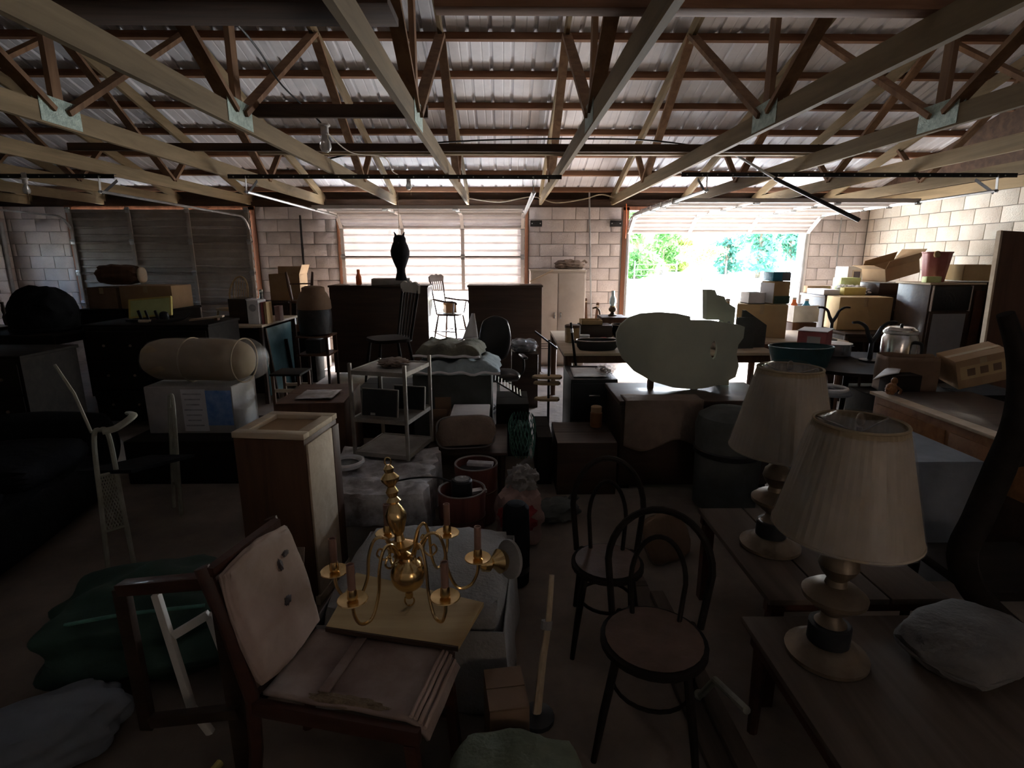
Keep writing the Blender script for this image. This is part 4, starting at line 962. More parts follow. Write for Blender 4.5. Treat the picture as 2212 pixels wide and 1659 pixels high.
# ---- work table by the open door and its clutter
table('work_table', 'long work table crowded with kitchenware in front of the open door', 0.60, 2.80, 5.45, 7.2, 0.86, 'wood_pale', 'wood_brown', leg=0.08)
table('door_table', 'smaller table by the open door under the big tan cardboard box', 2.84, 3.98, 6.2, 7.2, 0.86, 'wood_pale', 'wood_brown', leg=0.07)
TZ = 0.862
jar('round_canister', 'tan cylindrical canister at the left end of the work table', 'canister', (0.77, 6.2, TZ), [(0.078, 0), (0.082, 0.005), (0.082, 0.16), (0.085, 0.165), (0.085, 0.19), (0.07, 0.195)], 'wood_light', lambda t: G().lathe([(0.083, 0.165), (0.087, 0.168), (0.087, 0.192), (0.07, 0.2), (0.01, 0.2)], 20).o('lid', W['wood_brown'], t))
t = carton('small dark wooden box on the work table behind the glass jar', 0.88, 1.25, 6.30, 6.6, TZ, 1.03, 'wood_dark', tape=False, name='wooden_box')
carton('shallow tan carton tray on the small dark wooden box', 0.90, 1.14, 6.34, 6.58, 1.036, 1.09, 'cardboard_tan', flaps=(None, None, None, None))
jar('glass_jar', 'squat white jar on the work table beside the canister', 'jar', (0.88, 5.95, TZ), [(0.05, 0), (0.066, 0.01), (0.07, 0.05), (0.055, 0.085), (0.05, 0.10)], 'white_ceramic', lambda t: G().lathe([(0.052, 0.095), (0.055, 0.1), (0.055, 0.115), (0.02, 0.118)], 18).o('lid', W['white_ceramic'], t))
t = thing('roaster_pan', 'oval black roasting pan with a bright rim on the work table', 'pan', (0.97, 5.66, TZ))
e = lambda r, z: [(0.23 * r * math.cos(2 * PI * k / 32), 0.13 * r * math.sin(2 * PI * k / 32), z) for k in range(32)]
g = G(); rings = [[g.bm.verts.new(v) for v in e(r, z)] for r, z in ((0.8, 0.0), (0.92, 0.03), (0.98, 0.10), (0.95, 0.10), (0.86, 0.03), (0.05, 0.02))]
for A, B in zip(rings, rings[1:]):
    for k in range(32): g.bm.faces.new((A[k], A[(k + 1) % 32], B[(k + 1) % 32], B[k]))
g.bm.faces.new(rings[0]); g.bm.faces.new(rings[-1]); g.o('body', W['black_plastic'], t)
G().tube(e(0.97, 0.102), 0.006, 6, closed=True).o('rim', W['chrome'], t)
for s in (-1, 1): G().tube([(s * 0.22, -0.04, 0.08), (s * 0.265, -0.03, 0.085), (s * 0.265, 0.03, 0.085), (s * 0.22, 0.04, 0.08)], 0.008, 6).o('handle', W['black_plastic'], t)
t = thing('serving_tray', 'silver tray of small red and white odds and ends on the work table', 'tray', (1.14, 6.02, TZ), 8)
G().lathe([(0.12, 0.0), (0.15, 0.008), (0.17, 0.03), (0.165, 0.03), (0.14, 0.012), (0.01, 0.01)], 28).o('dish', W['chrome'], t)
G().blob((-0.04, 0.0, 0.045), (0.05, 0.04, 0.035), e=0.7, nz=0.2, seed=2, flatb=-0.034).o('red_piece', W['red_cloth'], t)
G().blob((0.06, 0.02, 0.04), (0.045, 0.05, 0.03), e=0.8, nz=0.4, seed=4, flatb=-0.029).o('white_piece', W['paper_white'], t)
carton('wooden box behind the dark bowl on the work table', 1.20, 1.52, 6.72, 7.1, TZ, 1.08, 'wood_brown', tape=False, name='wooden_box')
jar('mixing_bowl', 'dark bowl standing in front of the oil lamp', 'bowl', (1.385, 6.52, TZ), [(0.05, 0), (0.06, 0.004), (0.10, 0.09), (0.115, 0.16), (0.108, 0.16), (0.09, 0.09), (0.01, 0.02)], 'black_plastic', lambda t: G().tube([(0.113 * math.cos(2 * PI * k / 24), 0.113 * math.sin(2 * PI * k / 24), 0.162) for k in range(24)], 0.005, 6, closed=True).o('rim', W['chrome'], t))
jar('oil_lamp', 'clear glass oil lamp with a tall chimney on the wooden box', 'oil lamp', (1.37, 6.95, 1.086), [(0.05, 0), (0.055, 0.008), (0.03, 0.02), (0.02, 0.04), (0.045, 0.06), (0.05, 0.085), (0.03, 0.11)], 'brass_old', lambda t: (G().lathe([(0.028, 0.115), (0.034, 0.13), (0.045, 0.17), (0.04, 0.21), (0.022, 0.25), (0.021, 0.31), (0.019, 0.31), (0.02, 0.25), (0.036, 0.21), (0.041, 0.17), (0.03, 0.13), (0.025, 0.116)], 20, cap=False).o('chimney', W['clear_glass'], t), G().lathe([(0.03, 0.105), (0.034, 0.11), (0.034, 0.12), (0.02, 0.125)], 16).o('burner', W['brass'], t)))
t = thing('slanted_board', 'white board propped at a slant in front of the oil lamp', 'board', (1.74, 6.40, TZ), 0, tilt=(0, 0))
G().bar((-0.18, 0.2, 0.215), (0.10, -0.12, 0.04), 0.16, 0.018).o('board', W['white_paint'], t); G().box((0.02, 0.0, 0.04), (0.06, 0.08, 0.07)).o('prop', W['wood_brown'], t)
t = thing('faucet_part', 'small bent brass faucet lying beside the oil lamp', 'faucet', (1.19, 7.1, TZ))
G().tube(spline([(-0.05, 0, 0.30), (0, 0, 0.31), (0.04, 0, 0.27), (0.05, 0, 0.20)], 4), 0.012, 8).o('spout', W['brass_old'], t); G().cyl((0.05, 0, 0), (0.05, 0, 0.21), 0.015, seg=10).o('post', W['brass_old'], t)
a, b = atY(1233, 697, 5.425), atY(1245, 800, 5.425)
t = thing('black_cane', 'black cane with a white band leaning against the work table', 'cane', (0, 0, 0))
d_ = (b - a) / (b - a).length; ft = a + d_ * ((a.z - 0.005) / -d_.z)
G().tube([a, ft], [0.011, 0.022], 8).o('shaft', W['wood_black'], t); G().tube([a.lerp(ft, 0.05), a.lerp(ft, 0.085)], 0.0145, 8).o('band', W['white_ceramic'], t)
# by the door: cardboard boxes
t = carton('big tan cardboard box at the open door with one side turned to the light', 2.90, 3.46, 6.52, 6.98, TZ, 1.25, 'cardboard_tan', rz=-24)
carton('white plastic crate of odds and ends on the big tan cardboard box', 2.96, 3.16, 6.64, 6.88, 1.258, 1.39, 'paper_white', flaps=(None, None, None, None), name='plastic_crate', cat='crate')
carton('small dark-ended carton in front of the open door, beside the printed box', 3.14 - 0.16, 3.16, 6.6 - 0.2, 6.55 - 0.02, TZ, 1.0, 'cardboard_tan') if False else None
t = carton('printed white and brown box stacked on the big tan cardboard box', 3.20, 3.42, 6.60, 6.84, 1.258, 1.52, 'cardboard_tan', tape=False, rz=12)
G().box((-0.117, 0, 0.13), (0.002, 0.25, 0.24)).o('side_label', W['paper_white'], t); G().box((0, -0.132, 0.05), (0.22, 0.002, 0.09)).o('front_label', W['green_box'], t)
t = carton('blue and grey box on top of the printed box at the open door', 3.20, 3.42, 6.61, 6.83, 1.53, 1.63, 'blue_lid', tape=False, rz=4)
G().box((0.06, -0.112, 0.05), (0.105, 0.002, 0.095)).o('front_label', W['blue_grey'], t)
jar('plastic_bottle', 'tan bottle at the open door left of the white plastic crate', 'bottle', (2.73, 6.7, TZ), [(0.05, 0), (0.055, 0.01), (0.055, 0.30), (0.03, 0.36), (0.025, 0.42)], 'cardboard_tan', lambda t: G().lathe([(0.028, 0.42), (0.028, 0.45), (0.01, 0.455)], 12).o('cap', W['white_paint'], t))
t = thing('dark_binder', 'two dark boards standing on the work table beside the sage board', 'boards', (2.60, 5.72, TZ), 6)
for k, (x, w_, h_, cut, y) in enumerate([(-0.06, 0.20, 0.33, 0.0, 0), (0.06, 0.28, 0.40, 0.16, 0.05)]):
    G().plate([(x - w_ / 2, 0), (x + w_ / 2, 0), (x + w_ / 2, h_ - cut), (x - w_ / 2 + 0.03, h_), (x - w_ / 2, h_)], 0.025, c=(0, y, 0)).o('board', W['quilt_dark'], t)
t = thing('chrome_toaster', 'small chrome toaster on the work table behind the lamp shades', 'toaster', (2.22, 5.75, TZ), 20)
G().blob((0, 0, 0.09), (0.14, 0.08, 0.09), e=0.45, sub=4).o('body', W['chrome'], t); G().box((0, 0, 0.175), (0.2, 0.03, 0.012)).o('slot', W['black_plastic'], t); G().box((0.145, 0, 0.1), (0.03, 0.02, 0.02)).o('lever', W['black_plastic'], t)
carton('crumpled white paper parcel on the work table beside the toaster', 2.30, 2.54, 6.0, 6.2, TZ, 0.93, 'paper_white', tape=False, rz=18, name='paper_parcel', cat='parcel')

# ================================================================== RIGHT SIDE
# black pedestal table with pots
t = thing('black_table', 'black oval table crowded with pots on the right', 'table', (3.55, 5.25, 0))
G().plate([(0.72 * math.copysign(abs(math.cos(a)) ** 0.75, math.cos(a)), 0.62 * math.copysign(abs(math.sin(a)) ** 0.75, math.sin(a))) for a in [2 * PI * k / 40 for k in range(40)]], 0.03, m=R(90, 0, 0), c=(0, 0, 0.785)).o('tabletop', W['wood_black'], t)
for sx in (-1, 1):
    for sy in (-1, 1): G().tube(spline([(sx * 0.34, sy * 0.28, 0.78), (sx * 0.36, sy * 0.30, 0.5), (sx * 0.44, sy * 0.38, 0.0)], 5), [0.03 - 0.0012 * i for i in range(11)], 8).o('leg', W['wood_black'], t)
BZ = 0.802
t = thing('milk_can', 'dented silver coffee urn with a lid and side handle on the black table', 'urn', (3.62, 4.92, BZ), -30)
G().lathe([(0.125, 0), (0.135, 0.008), (0.14, 0.05), (0.142, 0.28), (0.13, 0.31), (0.125, 0.33), (0.13, 0.335), (0.13, 0.36), (0.10, 0.385), (0.02, 0.39)], 28).o('body', W['chrome'], t)
G().lathe([(0.133, 0.325), (0.138, 0.33), (0.138, 0.345), (0.133, 0.35)], 28, cap=False).o('lid_band', W['track_steel'], t)
G().tube(spline([(0.10, -0.09, 0.26), (0.15, -0.14, 0.25), (0.155, -0.145, 0.15), (0.10, -0.10, 0.07)], 5), 0.016, 8).o('handle', W['black_plastic'], t)
G().blob((0, 0, 0.40), (0.015, 0.015, 0.018), e=1, sub=2).o('knob', W['black_plastic'], t)
jar('cooking_pot', 'low silver cooking pot at the back of the black table', 'pot', (3.48, 5.64, BZ), [(0.135, 0), (0.145, 0.006), (0.148, 0.115), (0.152, 0.12), (0.14, 0.125), (0.02, 0.13)], 'chrome', lambda t: (G().lathe([(0.15, 0.118), (0.155, 0.122), (0.155, 0.13), (0.05, 0.14), (0.01, 0.142)], 24).o('lid', W['track_steel'], t), G().tube([(0.14, -0.03, 0.09), (0.185, -0.02, 0.09), (0.185, 0.02, 0.09), (0.14, 0.03, 0.09)], 0.007, 6).o('handle', W['black_plastic'], t)))
t = thing('teal_tub', 'dark teal oval tub on the left edge of the black table', 'tub', (2.72, 4.92, 0))
G().cyl((0, 0, 0), (0, 0, 0.04), 0.2, seg=20).o('stand_base', W['wood_black'], t); G().cyl((0, 0, 0.03), (0, 0, 0.815), 0.05, seg=12).o('stand_post', W['wood_black'], t)
g = G(); e2 = lambda r, z: [(0.29 * r * math.cos(2 * PI * k / 36), 0.19 * r * math.sin(2 * PI * k / 36), z) for k in range(36)]
rings = [[g.bm.verts.new(v) for v in e2(r, z)] for r, z in ((0.75, 0.81), (0.85, 0.83), (1.0, 1.005), (0.97, 1.01), (0.82, 0.84), (0.02, 0.83))]
for A, B in zip(rings, rings[1:]):
    for k in range(36): g.bm.faces.new((A[k], A[(k + 1) % 36], B[(k + 1) % 36], B[k]))
g.bm.faces.new(rings[0]); g.bm.faces.new(rings[-1]); g.o('basin', W['teal_plastic'], t)
G().tube(e2(0.99, 1.01), 0.008, 6, closed=True).o('rim', W['teal_plastic'], t)
carton('red cardboard box with a white flap on the black table', 3.02, 3.28, 5.34, 5.60, BZ, 1.08, 'red_box', rz=-42, tape=False)
G().box((0, 0, 0), (0.33, 0.33, 0.006), r=(4, -3, 0)).o('top_flap', W['paper_white'], bpy.data.objects[[o.name for o in COL.objects if o.name.startswith('cardboard_box')][-1]], loc=(0, 0, 0.305)) if False else None
rb = [o for o in COL.objects if o.type == 'EMPTY' and o.get('label', '').startswith('red cardboard')][0]
G().box((0, 0, 0.292), (0.275, 0.275, 0.006), r=(2, -1, 0)).o('top_flap', W['paper_white'], rb); sl = G().box((0.02, -0.131, 0.15), (0.12, 0.002, 0.17)).o('side_label', W['dusty_white'], rb)
for k in range(4): G().box((-0.015, -0.1325, 0.215 - 0.014 * k), (0.035, 0.001, 0.006)).o('text_line', W['print_grey'], sl)
carton('small dark box in front of the brown paper bag, under a white sheet', 3.02, 3.26, 4.12, 4.26, 0.708, 0.90, 'wood_black', tape=False, name='dark_box')
# horned black stands
def horns(label, px, py, Y, zb, s, lean=0):
    p = atY(px, py, Y); H = p.z - zb
    t = thing('horned_stand', label, 'stand', (p.x, Y, zb), lean, group='black horned stands')
    G().lathe([(0.09 * s, 0), (0.09 * s, 0.012), (0.03 * s, 0.025)], 20).o('base', W['black_plastic'], t)
    G().tube([(0, 0, 0.015), (0, 0, H * 0.6), (0, 0, H)], [0.035 * s, 0.03 * s, 0.028 * s], 10, flat=0.7).o('stem', W['black_plastic'], t)
    for q in (-1, 1):
        G().tube(spline([(0, 0, H - 0.02), (q * 0.045 * s, 0, H + 0.05 * s), (q * 0.08 * s, 0, H + 0.13 * s), (q * 0.15 * s, 0, H + 0.175 * s), (q * 0.22 * s, 0, H + 0.175 * s)], 5), [0.03 * s * (1 - 0.028 * i) for i in range(21)], 8, flat=0.8).o('horn', W['black_plastic'], t)
    return t
horns('black two-horned stand behind the red cardboard box', 1798, 692, 6.3, 0.862, 0.85)
horns('black two-horned stand beside the silver urn', 1884, 735, 5.30, BZ, 1.0)
t = thing('curved_handle_pan', 'dark pan with a big looped handle behind the silver urn', 'pan', (4.0, 5.42, BZ), -20)
G().lathe([(0.10, 0), (0.12, 0.01), (0.13, 0.07), (0.12, 0.07), (0.10, 0.015), (0.01, 0.012)], 24).o('bowl', W['chrome'], t)
G().tube(arc((0, 0, 0.14), (0.11, 0.17), -20, 200, 16), 0.02, 8, flat=0.6).o('handle', W['black_plastic'], t)
# cardboard bag and tilted carton on a low bench at the right
carton('dark wooden box under the brown paper bag', 3.0, 3.60, 4.10, 4.62, 0, 0.70, 'wood_black', tape=False, name='wooden_box')
t = thing('paper_bag', 'brown paper bag standing open in front of the silver urn', 'bag', (3.36, 4.44, 0.708), -10)
def pbag(u, v):
    a = u * 2 * PI; q = 0.20; c_, s_ = math.cos(a), math.sin(a); k = 1 / max(abs(c_), abs(s_)) ** 0.8
    return (q * c_ * k * (1 + 0.06 * nz(u * 6, v, 1)), 0.12 * s_ * k * (1 + 0.1 * nz(u * 5, v, 2)), 0.30 * v + 0.02 * nz(u * 8, v, 1) * v)
G().grid(pbag, 40, 8).o('body', W['cardboard_dark'], t, solid=0.004); G().box((0, 0, 0.004), (0.38, 0.23, 0.006)).o('bottom', W['cardboard_dark'], t)
pc = [atZ(a_, b_, 0.912) for a_, b_ in ((1885, 820), (1942, 806), (1950, 788), (1912, 797))]
o = cloth(None, 'paper_sheet', lambda u, v: tuple(pc[0].lerp(pc[1], u).lerp(pc[3].lerp(pc[2], u), v) + Vector((0, 0, 0.006 * math.sin(u * 3)))), 6, 6, 'paper_white', 0.003); o['label'] = 'bright white sheet of paper lying in front of the brown paper bag'; o['category'] = 'paper'
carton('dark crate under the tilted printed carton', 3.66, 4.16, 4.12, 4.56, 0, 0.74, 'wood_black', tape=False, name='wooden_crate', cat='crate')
t = carton('tilted brown carton with faded printing near the leaning panel', 3.66, 4.04, 4.18, 4.46, 0.835, 1.07, 'cardboard', rz=-12, tilt=(6, -17))
for x in (-0.09, 0.0, 0.09): G().box((x, -0.1425, 0.13), (0.055, 0.002, 0.06)).o('printed_mark', W['cardboard_dark'], t)
G().box((0, -0.1412, 0.13), (0.33, 0.001, 0.11)).o('printed_band', W['cardboard_tan'], t)
# big leaning panel
p0, p1 = atY(2138, 785, 5.0), atY(2190, 500, 5.0)
t = thing('leaning_panel', 'tall brown panel with a pale edge leaning at the right', 'panel', (p0.x + 0.34, 5.0, 0), 0, tilt=(-6, 3))
G().box((0, 0, 1.02), (0.80, 0.03, 2.04), bev=0.003).o('board', W['wood_brown'], t)
G().box((-0.405, 0, 1.02), (0.02, 0.045, 2.04)).o('edge_strip', W['wood_pale'], t)
G().box((0, -0.02, 1.02), (0.06, 0.012, 1.95)).o('batten', W['wood_brown'], t)
# highboy with glass door
t = thing('tall_cabinet', 'dark cabinet with a smoky glass door against the right wall', 'cabinet', (5.35, 6.75, 0), 4)
G().box((0, 0, 0.75), (0.66, 0.5, 1.48), bev=0.005).o('body', W['wood_dark'], t)
G().box((0, 0, 1.50), (0.72, 0.54, 0.022), bev=0.004).o('top', W['wood_pale'], t)
d = G().box((-0.06, -0.262, 1.33), (0.48, 0.02, 0.28), bev=0.003).o('drawer', W['black_plastic'], t)
for s in (-1, 1): G().box((-0.06 + s * 0.245, -0.264, 1.33), (0.012, 0.024, 0.30)).o('drawer_edge', W['cream_metal'], d)
d = G().box((-0.06, -0.262, 0.68), (0.50, 0.02, 0.98), bev=0.003).o('door', W['wood_dark'], t)
G().box((-0.06, -0.275, 0.80), (0.42, 0.008, 0.70)).o('glass', W['smoke_glass'], d); G().blob((0.15, -0.285, 0.6), (0.012, 0.012, 0.012), e=1, sub=2).o('knob', W['brass_old'], d)
G().box((0.30, -0.262, 0.72), (0.12, 0.02, 1.40)).o('side_stile', W['wood_red'], t)
RT = 1.513
t = thing('waste_basket', 'rose fluted waste basket on the dark glass-door cabinet', 'waste basket', (5.28, 6.78, RT), 0, tilt=(0, 0))
g = G(); nseg = 36
rings = [[g.bm.verts.new((r * (1 + 0.03 * math.cos(9 * 2 * PI * k / nseg)) * math.cos(2 * PI * k / nseg), r * (1 + 0.03 * math.cos(9 * 2 * PI * k / nseg)) * math.sin(2 * PI * k / nseg), z)) for k in range(nseg)] for r, z in ((0.105, 0), (0.112, 0.01), (0.15, 0.34), (0.158, 0.345), (0.158, 0.36), (0.145, 0.36), (0.10, 0.02), (0.01, 0.015))]
for A, B in zip(rings, rings[1:]):
    for k in range(nseg): g.bm.faces.new((A[k], A[(k + 1) % nseg], B[(k + 1) % nseg], B[k]))
g.bm.faces.new(rings[0]); g.bm.faces.new(rings[-1]); g.o('body', W['rose_plastic'], t)
G().blob((-0.09, -0.12, 0.33), (0.04, 0.02, 0.04), e=0.7, sub=3).o('price_tag', W['cardboard_tan'], t)
carton('small white box in front of the rose waste basket', 5.02, 5.20, 6.54, 6.62, RT, 1.58, 'lime_box', tape=False)
carton('open brown carton of jars standing on the right end of the glass-door cabinet', 5.50, 6.02, 6.55, 6.95, RT + 0.02, 1.72, 'cardboard_tan', flaps=(None, None, None, None), rz=-6)
dresser('low_dresser', 'dark low dresser against the right wall beside the glass-door cabinet', 'dresser', 5.78, 6.22, 6.35, 7.3, 1.51, 'wood_dark', 5, 1, '-x')
# dresser row toward the corner
dresser('corner_dresser', 'long dark dresser in the right corner carrying boxes and papers', 'dresser', 4.36, 5.9, 7.45, 8.1, 1.30, 'wood_dark', 4, 2, '-y')
t = carton('large tan cardboard box standing in front of the corner dresser', 4.36, 5.02, 7.05, 7.40, 0.88, 1.30, 'cardboard_tan', rz=-5)
table('side_table', 'dark side table under the large tan cardboard box', 4.25, 5.00, 6.72, 7.42, 0.875, 'wood_dark', 'wood_dark')
CT = 1.302
carton('carton lying open with flaps raised on the corner dresser', 5.16, 5.70, 7.55, 7.95, CT + 0.24, 1.72, 'cardboard', flaps=(55, 120, 30, 40), rz=10, tilt=(0, -14))
carton('dark flat carton supporting the open carton on the corner dresser', 5.12, 5.72, 7.5, 8.0, CT, 1.46, 'wood_dark', tape=False)
carton('yellow box at the front of the corner dresser', 4.62, 4.92, 7.46, 7.56, CT, 1.40, 'yellow_box', tape=False)
carton('pale green box behind the crumpled papers', 4.78, 5.06, 7.82, 8.02, CT, 1.52, 'lime_box', tape=False)
t = thing('crumpled_paper', 'heap of crumpled white papers on the corner dresser', 'paper', (4.92, 7.70, CT), 0)
G().blob((0, 0, 0.055), (0.16, 0.085, 0.06), e=0.8, nz=0.6, ns=4, seed=21, flatb=-0.054, sub=5).o('heap', W['paper_white'], t); G().blob((-0.15, 0.02, 0.08), (0.09, 0.07, 0.05), e=0.9, nz=0.6, ns=4, seed=23).o('loose_sheet', W['paper_white'], t)
carton('white file carton at the left end of the corner dresser', 4.38, 4.60, 7.52, 7.95, CT, 1.37, 'paper_white', tape=False)
carton('brown shallow tray behind the yellow box', 4.30 + 0.1, 4.74, 7.98, 8.09, CT, 1.40, 'cardboard', tape=False)
p = atY(1832, 597, 9.0)
table('corner_stand', 'tall stand in the corner under the framed picture box', 5.36, 5.86, 8.75, 9.2, 1.36, 'wood_brown', 'wood_brown', leg=0.06)
t = carton('cream box with a framed dark picture on its front, in the far corner', 5.46, 5.74, 8.86, 9.12, 1.362, 1.66, 'cream_metal', tape=False, rz=12, name='picture_box')
G().box((0.03, -0.132, 0.15), (0.17, 0.006, 0.2)).o('picture_frame', W['wood_pale'], t); G().box((0.03, -0.136, 0.15), (0.12, 0.006, 0.15)).o('picture', W['print_dark'], t)
# pink crate and bottles left of the tan box
table('small_stand', 'small wooden stand under the pink plastic crate', 4.12, 4.62, 7.45 + 0.05, 7.9, 0.97, 'wood_brown', 'wood_brown') if False else None
t = thing('plastic_crate', 'open white and pink plastic crate of bottles left of the large tan box', 'crate', (4.02, 7.45, 0), 5)
G().box((0, 0, 0.48), (0.34, 0.34, 0.94), bev=0.005).o('pedestal', W['wood_brown'], t)
for s in (-1, 1):
    G().box((0, s * 0.17, 1.07), (0.36, 0.012, 0.22), bev=0.003).o('long_side', W['white_ceramic'], t); G().box((s * 0.174, 0, 1.07), (0.012, 0.34, 0.22), bev=0.003).o('short_side', W['white_ceramic'], t)
jar('orange_jug', 'orange jug standing in the white and pink crate', 'jug', (3.93, 7.42, 0.952), [(0.06, 0), (0.065, 0.01), (0.065, 0.2), (0.03, 0.26), (0.025, 0.30)], 'orange_plastic', lambda t: G().lathe([(0.028, 0.30), (0.028, 0.325), (0.01, 0.33)], 12).o('cap', W['white_paint'], t))
jar('blue_jug', 'blue jug standing in the white and pink crate', 'jug', (4.10, 7.42, 0.952), [(0.06, 0), (0.065, 0.01), (0.065, 0.2), (0.03, 0.25), (0.025, 0.28)], 'blue_lid', lambda t: G().lathe([(0.028, 0.28), (0.028, 0.305), (0.01, 0.31)], 12).o('cap', W['white_paint'], t))
# wooden frames (chair legs) beneath
t = thing('long_cabinet', 'long low brown cabinet with a pale top edge on the right', 'cabinet', (3.20, 2.95, 0))
G().box((0, 0, 0.40), (0.72, 2.15, 0.76), bev=0.004).o('body', W['wood_orange'], t)
G().box((-0.34, 0, 0.79), (0.10, 2.2, 0.022), bev=0.004).o('top_edge', W['wood_pale'], t)  # narrow strip, paler than the rest of the top
G().box((0.06, 0, 0.786), (0.66, 2.2, 0.016), bev=0.003).o('top', W['wood_dark'], t)
for k in range(3):
    d = G().box((-0.365, -0.7 + 0.7 * k, 0.62), (0.012, 0.66, 0.20), bev=0.004).o('drawer', W['wood_orange'], t)
    G().box((-0.374, -0.7 + 0.7 * k, 0.62), (0.012, 0.08, 0.015)).o('pull', W['brass_old'], d)
    G().box((-0.363, -0.7 + 0.7 * k, 0.28), (0.010, 0.66, 0.42), bev=0.004).o('door', W['wood_dark'], t)
t = thing('ring_tray', 'white ring-shaped frame lying near the far end of the long low cabinet', 'ring', (2.62, 4.25, 0.0))
G().cyl((0, 0, 0), (0, 0, 0.74), 0.04, seg=10).o('pedestal', W['wood_black'], t)
G().cyl((0, 0, 0.735), (0, 0, 0.75), 0.16, seg=24).o('tray', W['blue_grey'], t)
G().tube([(0.13 * math.cos(2 * PI * k / 28), 0.11 * math.sin(2 * PI * k / 28), 0.775) for k in range(28)], 0.014, 8, closed=True).o('rim', W['white_ceramic'], t)
t = thing('small_figurine', 'small brown crouching figurine beside the white ring', 'figurine', (2.88, 3.92, 0.804), 30)
G().blob((0, 0, 0.045), (0.05, 0.035, 0.045), e=1, nz=0.2, seed=4, flatb=-0.044).o('body', W['wood_orange'], t); G().blob((0.03, 0, 0.10), (0.025, 0.022, 0.028), e=1, sub=3).o('head', W['wood_orange'], t)
for s in (-1, 1): G().tube([(0.02, s * 0.03, 0.06), (0.06, s * 0.04, 0.035), (0.07, s * 0.03, 0.005)], 0.01, 6).o('arm', W['wood_orange'], t)
carton('grey flat case lying between the lamps and the long low cabinet', 2.02, 2.60, 2.75, 3.75, 0, 0.72, 'blue_grey', tape=False, name='flat_case', cat='case')
# lamp platform: two low tables under dusty boards
t = thing('coffee_table', 'low coffee table with a dusty wide top under the nearer lamp', 'table', (1.42, 1.36, 0))
G().box((0, 0, 0.455), (1.04, 0.92, 0.025), bev=0.005).o('tabletop', W['dust_board'], t)
for s in (-1, 1):
    G().box((0, s * 0.42, 0.405), (0.98, 0.02, 0.07)).o('apron', W['wood_red'], t); G().box((s * 0.48, 0, 0.405), (0.02, 0.84, 0.07)).o('apron', W['wood_red'], t)
    for q in (-1, 1): G().cyl((s * 0.46, q * 0.40, 0), (s * 0.46, q * 0.40, 0.44), 0.02, 0.032, seg=8).o('leg', W['wood_red'], t)
LT = 0.468
t = thing('coffee_table', 'second low table with dark planks under the farther lamp', 'table', (1.38, 2.26, 0))
for k in range(3): G().box((-0.24 + 0.24 * k, 0, 0.495), (0.232, 0.80, 0.025), bev=0.004).o('plank', W['dust_board'], t)
for s in (-1, 1):
    G().box((0, s * 0.36, 0.46), (0.70, 0.03, 0.045)).o('rail', W['wood_red'], t)
    for q in (-1, 1): G().box((q * 0.31, s * 0.36, 0.23), (0.05, 0.05, 0.46)).o('leg', W['wood_red'], t)
def table_lamp(label, loc, rz=0, tilt=None):
    t = thing('table_lamp', label, 'table lamp', loc, rz, group='pair of table lamps with pleated shades', tilt=tilt)
    G().lathe([(0.125, 0), (0.13, 0.006), (0.13, 0.018), (0.10, 0.03), (0.085, 0.05), (0.06, 0.06)], 28).o('foot', W['brass_old'], t)
    G().lathe([(0.06, 0.055), (0.066, 0.06), (0.066, 0.125), (0.06, 0.13)], 24).o('collar', W['black_plastic'], t)
    G().lathe([(0.05, 0.13), (0.035, 0.145), (0.03, 0.165), (0.07, 0.20), (0.098, 0.225), (0.10, 0.24), (0.07, 0.265), (0.035, 0.275), (0.03, 0.295), (0.05, 0.32), (0.062, 0.345), (0.055, 0.375), (0.03, 0.40), (0.018, 0.42)], 28).o('turned_body', W['brass_old'], t)
    G().cyl((0, 0, 0.42), (0, 0, 0.82), 0.009, seg=10).o('stem', W['brass_old'], t)
    n_ = 96; z0, z1, r0, r1 = 0.475, 0.835, 0.212, 0.128
    g = G(); rg = []
    for z, r in ((z0, r0), (z0 + (z1 - z0) * 0.33, r0 + (r1 - r0) * 0.33), (z0 + (z1 - z0) * 0.66, r0 + (r1 - r0) * 0.66), (z1, r1)):
        rg.append([g.bm.verts.new(((r + 0.0007 * math.cos(k * PI)) * math.cos(2 * PI * k / n_), (r + 0.0007 * math.cos(k * PI)) * math.sin(2 * PI * k / n_), z)) for k in range(n_)])
    for A, B in zip(rg, rg[1:]):
        for k in range(n_): g.bm.faces.new((A[k], A[(k + 1) % n_], B[(k + 1) % n_], B[k]))
    sh = g.o('shade', W['shade_cloth'], t, solid=0.002, smooth=0)
    for r, z in ((r0, z0), (r1, z1)): G().tube([(r * math.cos(2 * PI * k / 40), r * math.sin(2 * PI * k / 40), z) for k in range(40)], 0.005, 6, closed=True).o('trim_ring', W['shade_cloth'], sh)
    def film(u, v):
        a = u * 2 * PI; z = z0 - 0.004 + (z1 - z0 + 0.03) * v; r = r0 + (r1 - r0) * min(1, max(0, (z - z0) / (z1 - z0))) + 0.006 + 0.006 * nz(math.cos(a) * 3, z * 4 + math.sin(a) * 3, 1.6, 2)
        if v > 0.9: r *= 1 - (v - 0.9) * 5
        return (r * math.cos(a), r * math.sin(a), z)
    G().grid(film, 60, 16).o('plastic_cover', W['clear_film'], sh, smooth=60)
    for k in range(3):
        a = 2 * PI * k / 3; G().cyl((0, 0, 0.80), (r1 * math.cos(a), r1 * math.sin(a), z1), 0.003, seg=6).o('spider_arm', W['brass_old'], sh)
    G().blob((0, 0, 0.845), (0.013, 0.013, 0.022), e=1, sub=2).o('finial', W['brass_old'], t)
    return t
p1 = atZ(1662, 1180, 0.508); p2 = atZ(1783, 1415, LT)
table_lamp('farther table lamp with a plastic-covered cream shade', (p1.x, p1.y, 0.509), 0)
table_lamp('nearer table lamp with a plastic-covered cream shade', (p2.x, p2.y, LT + 0.001), 20)
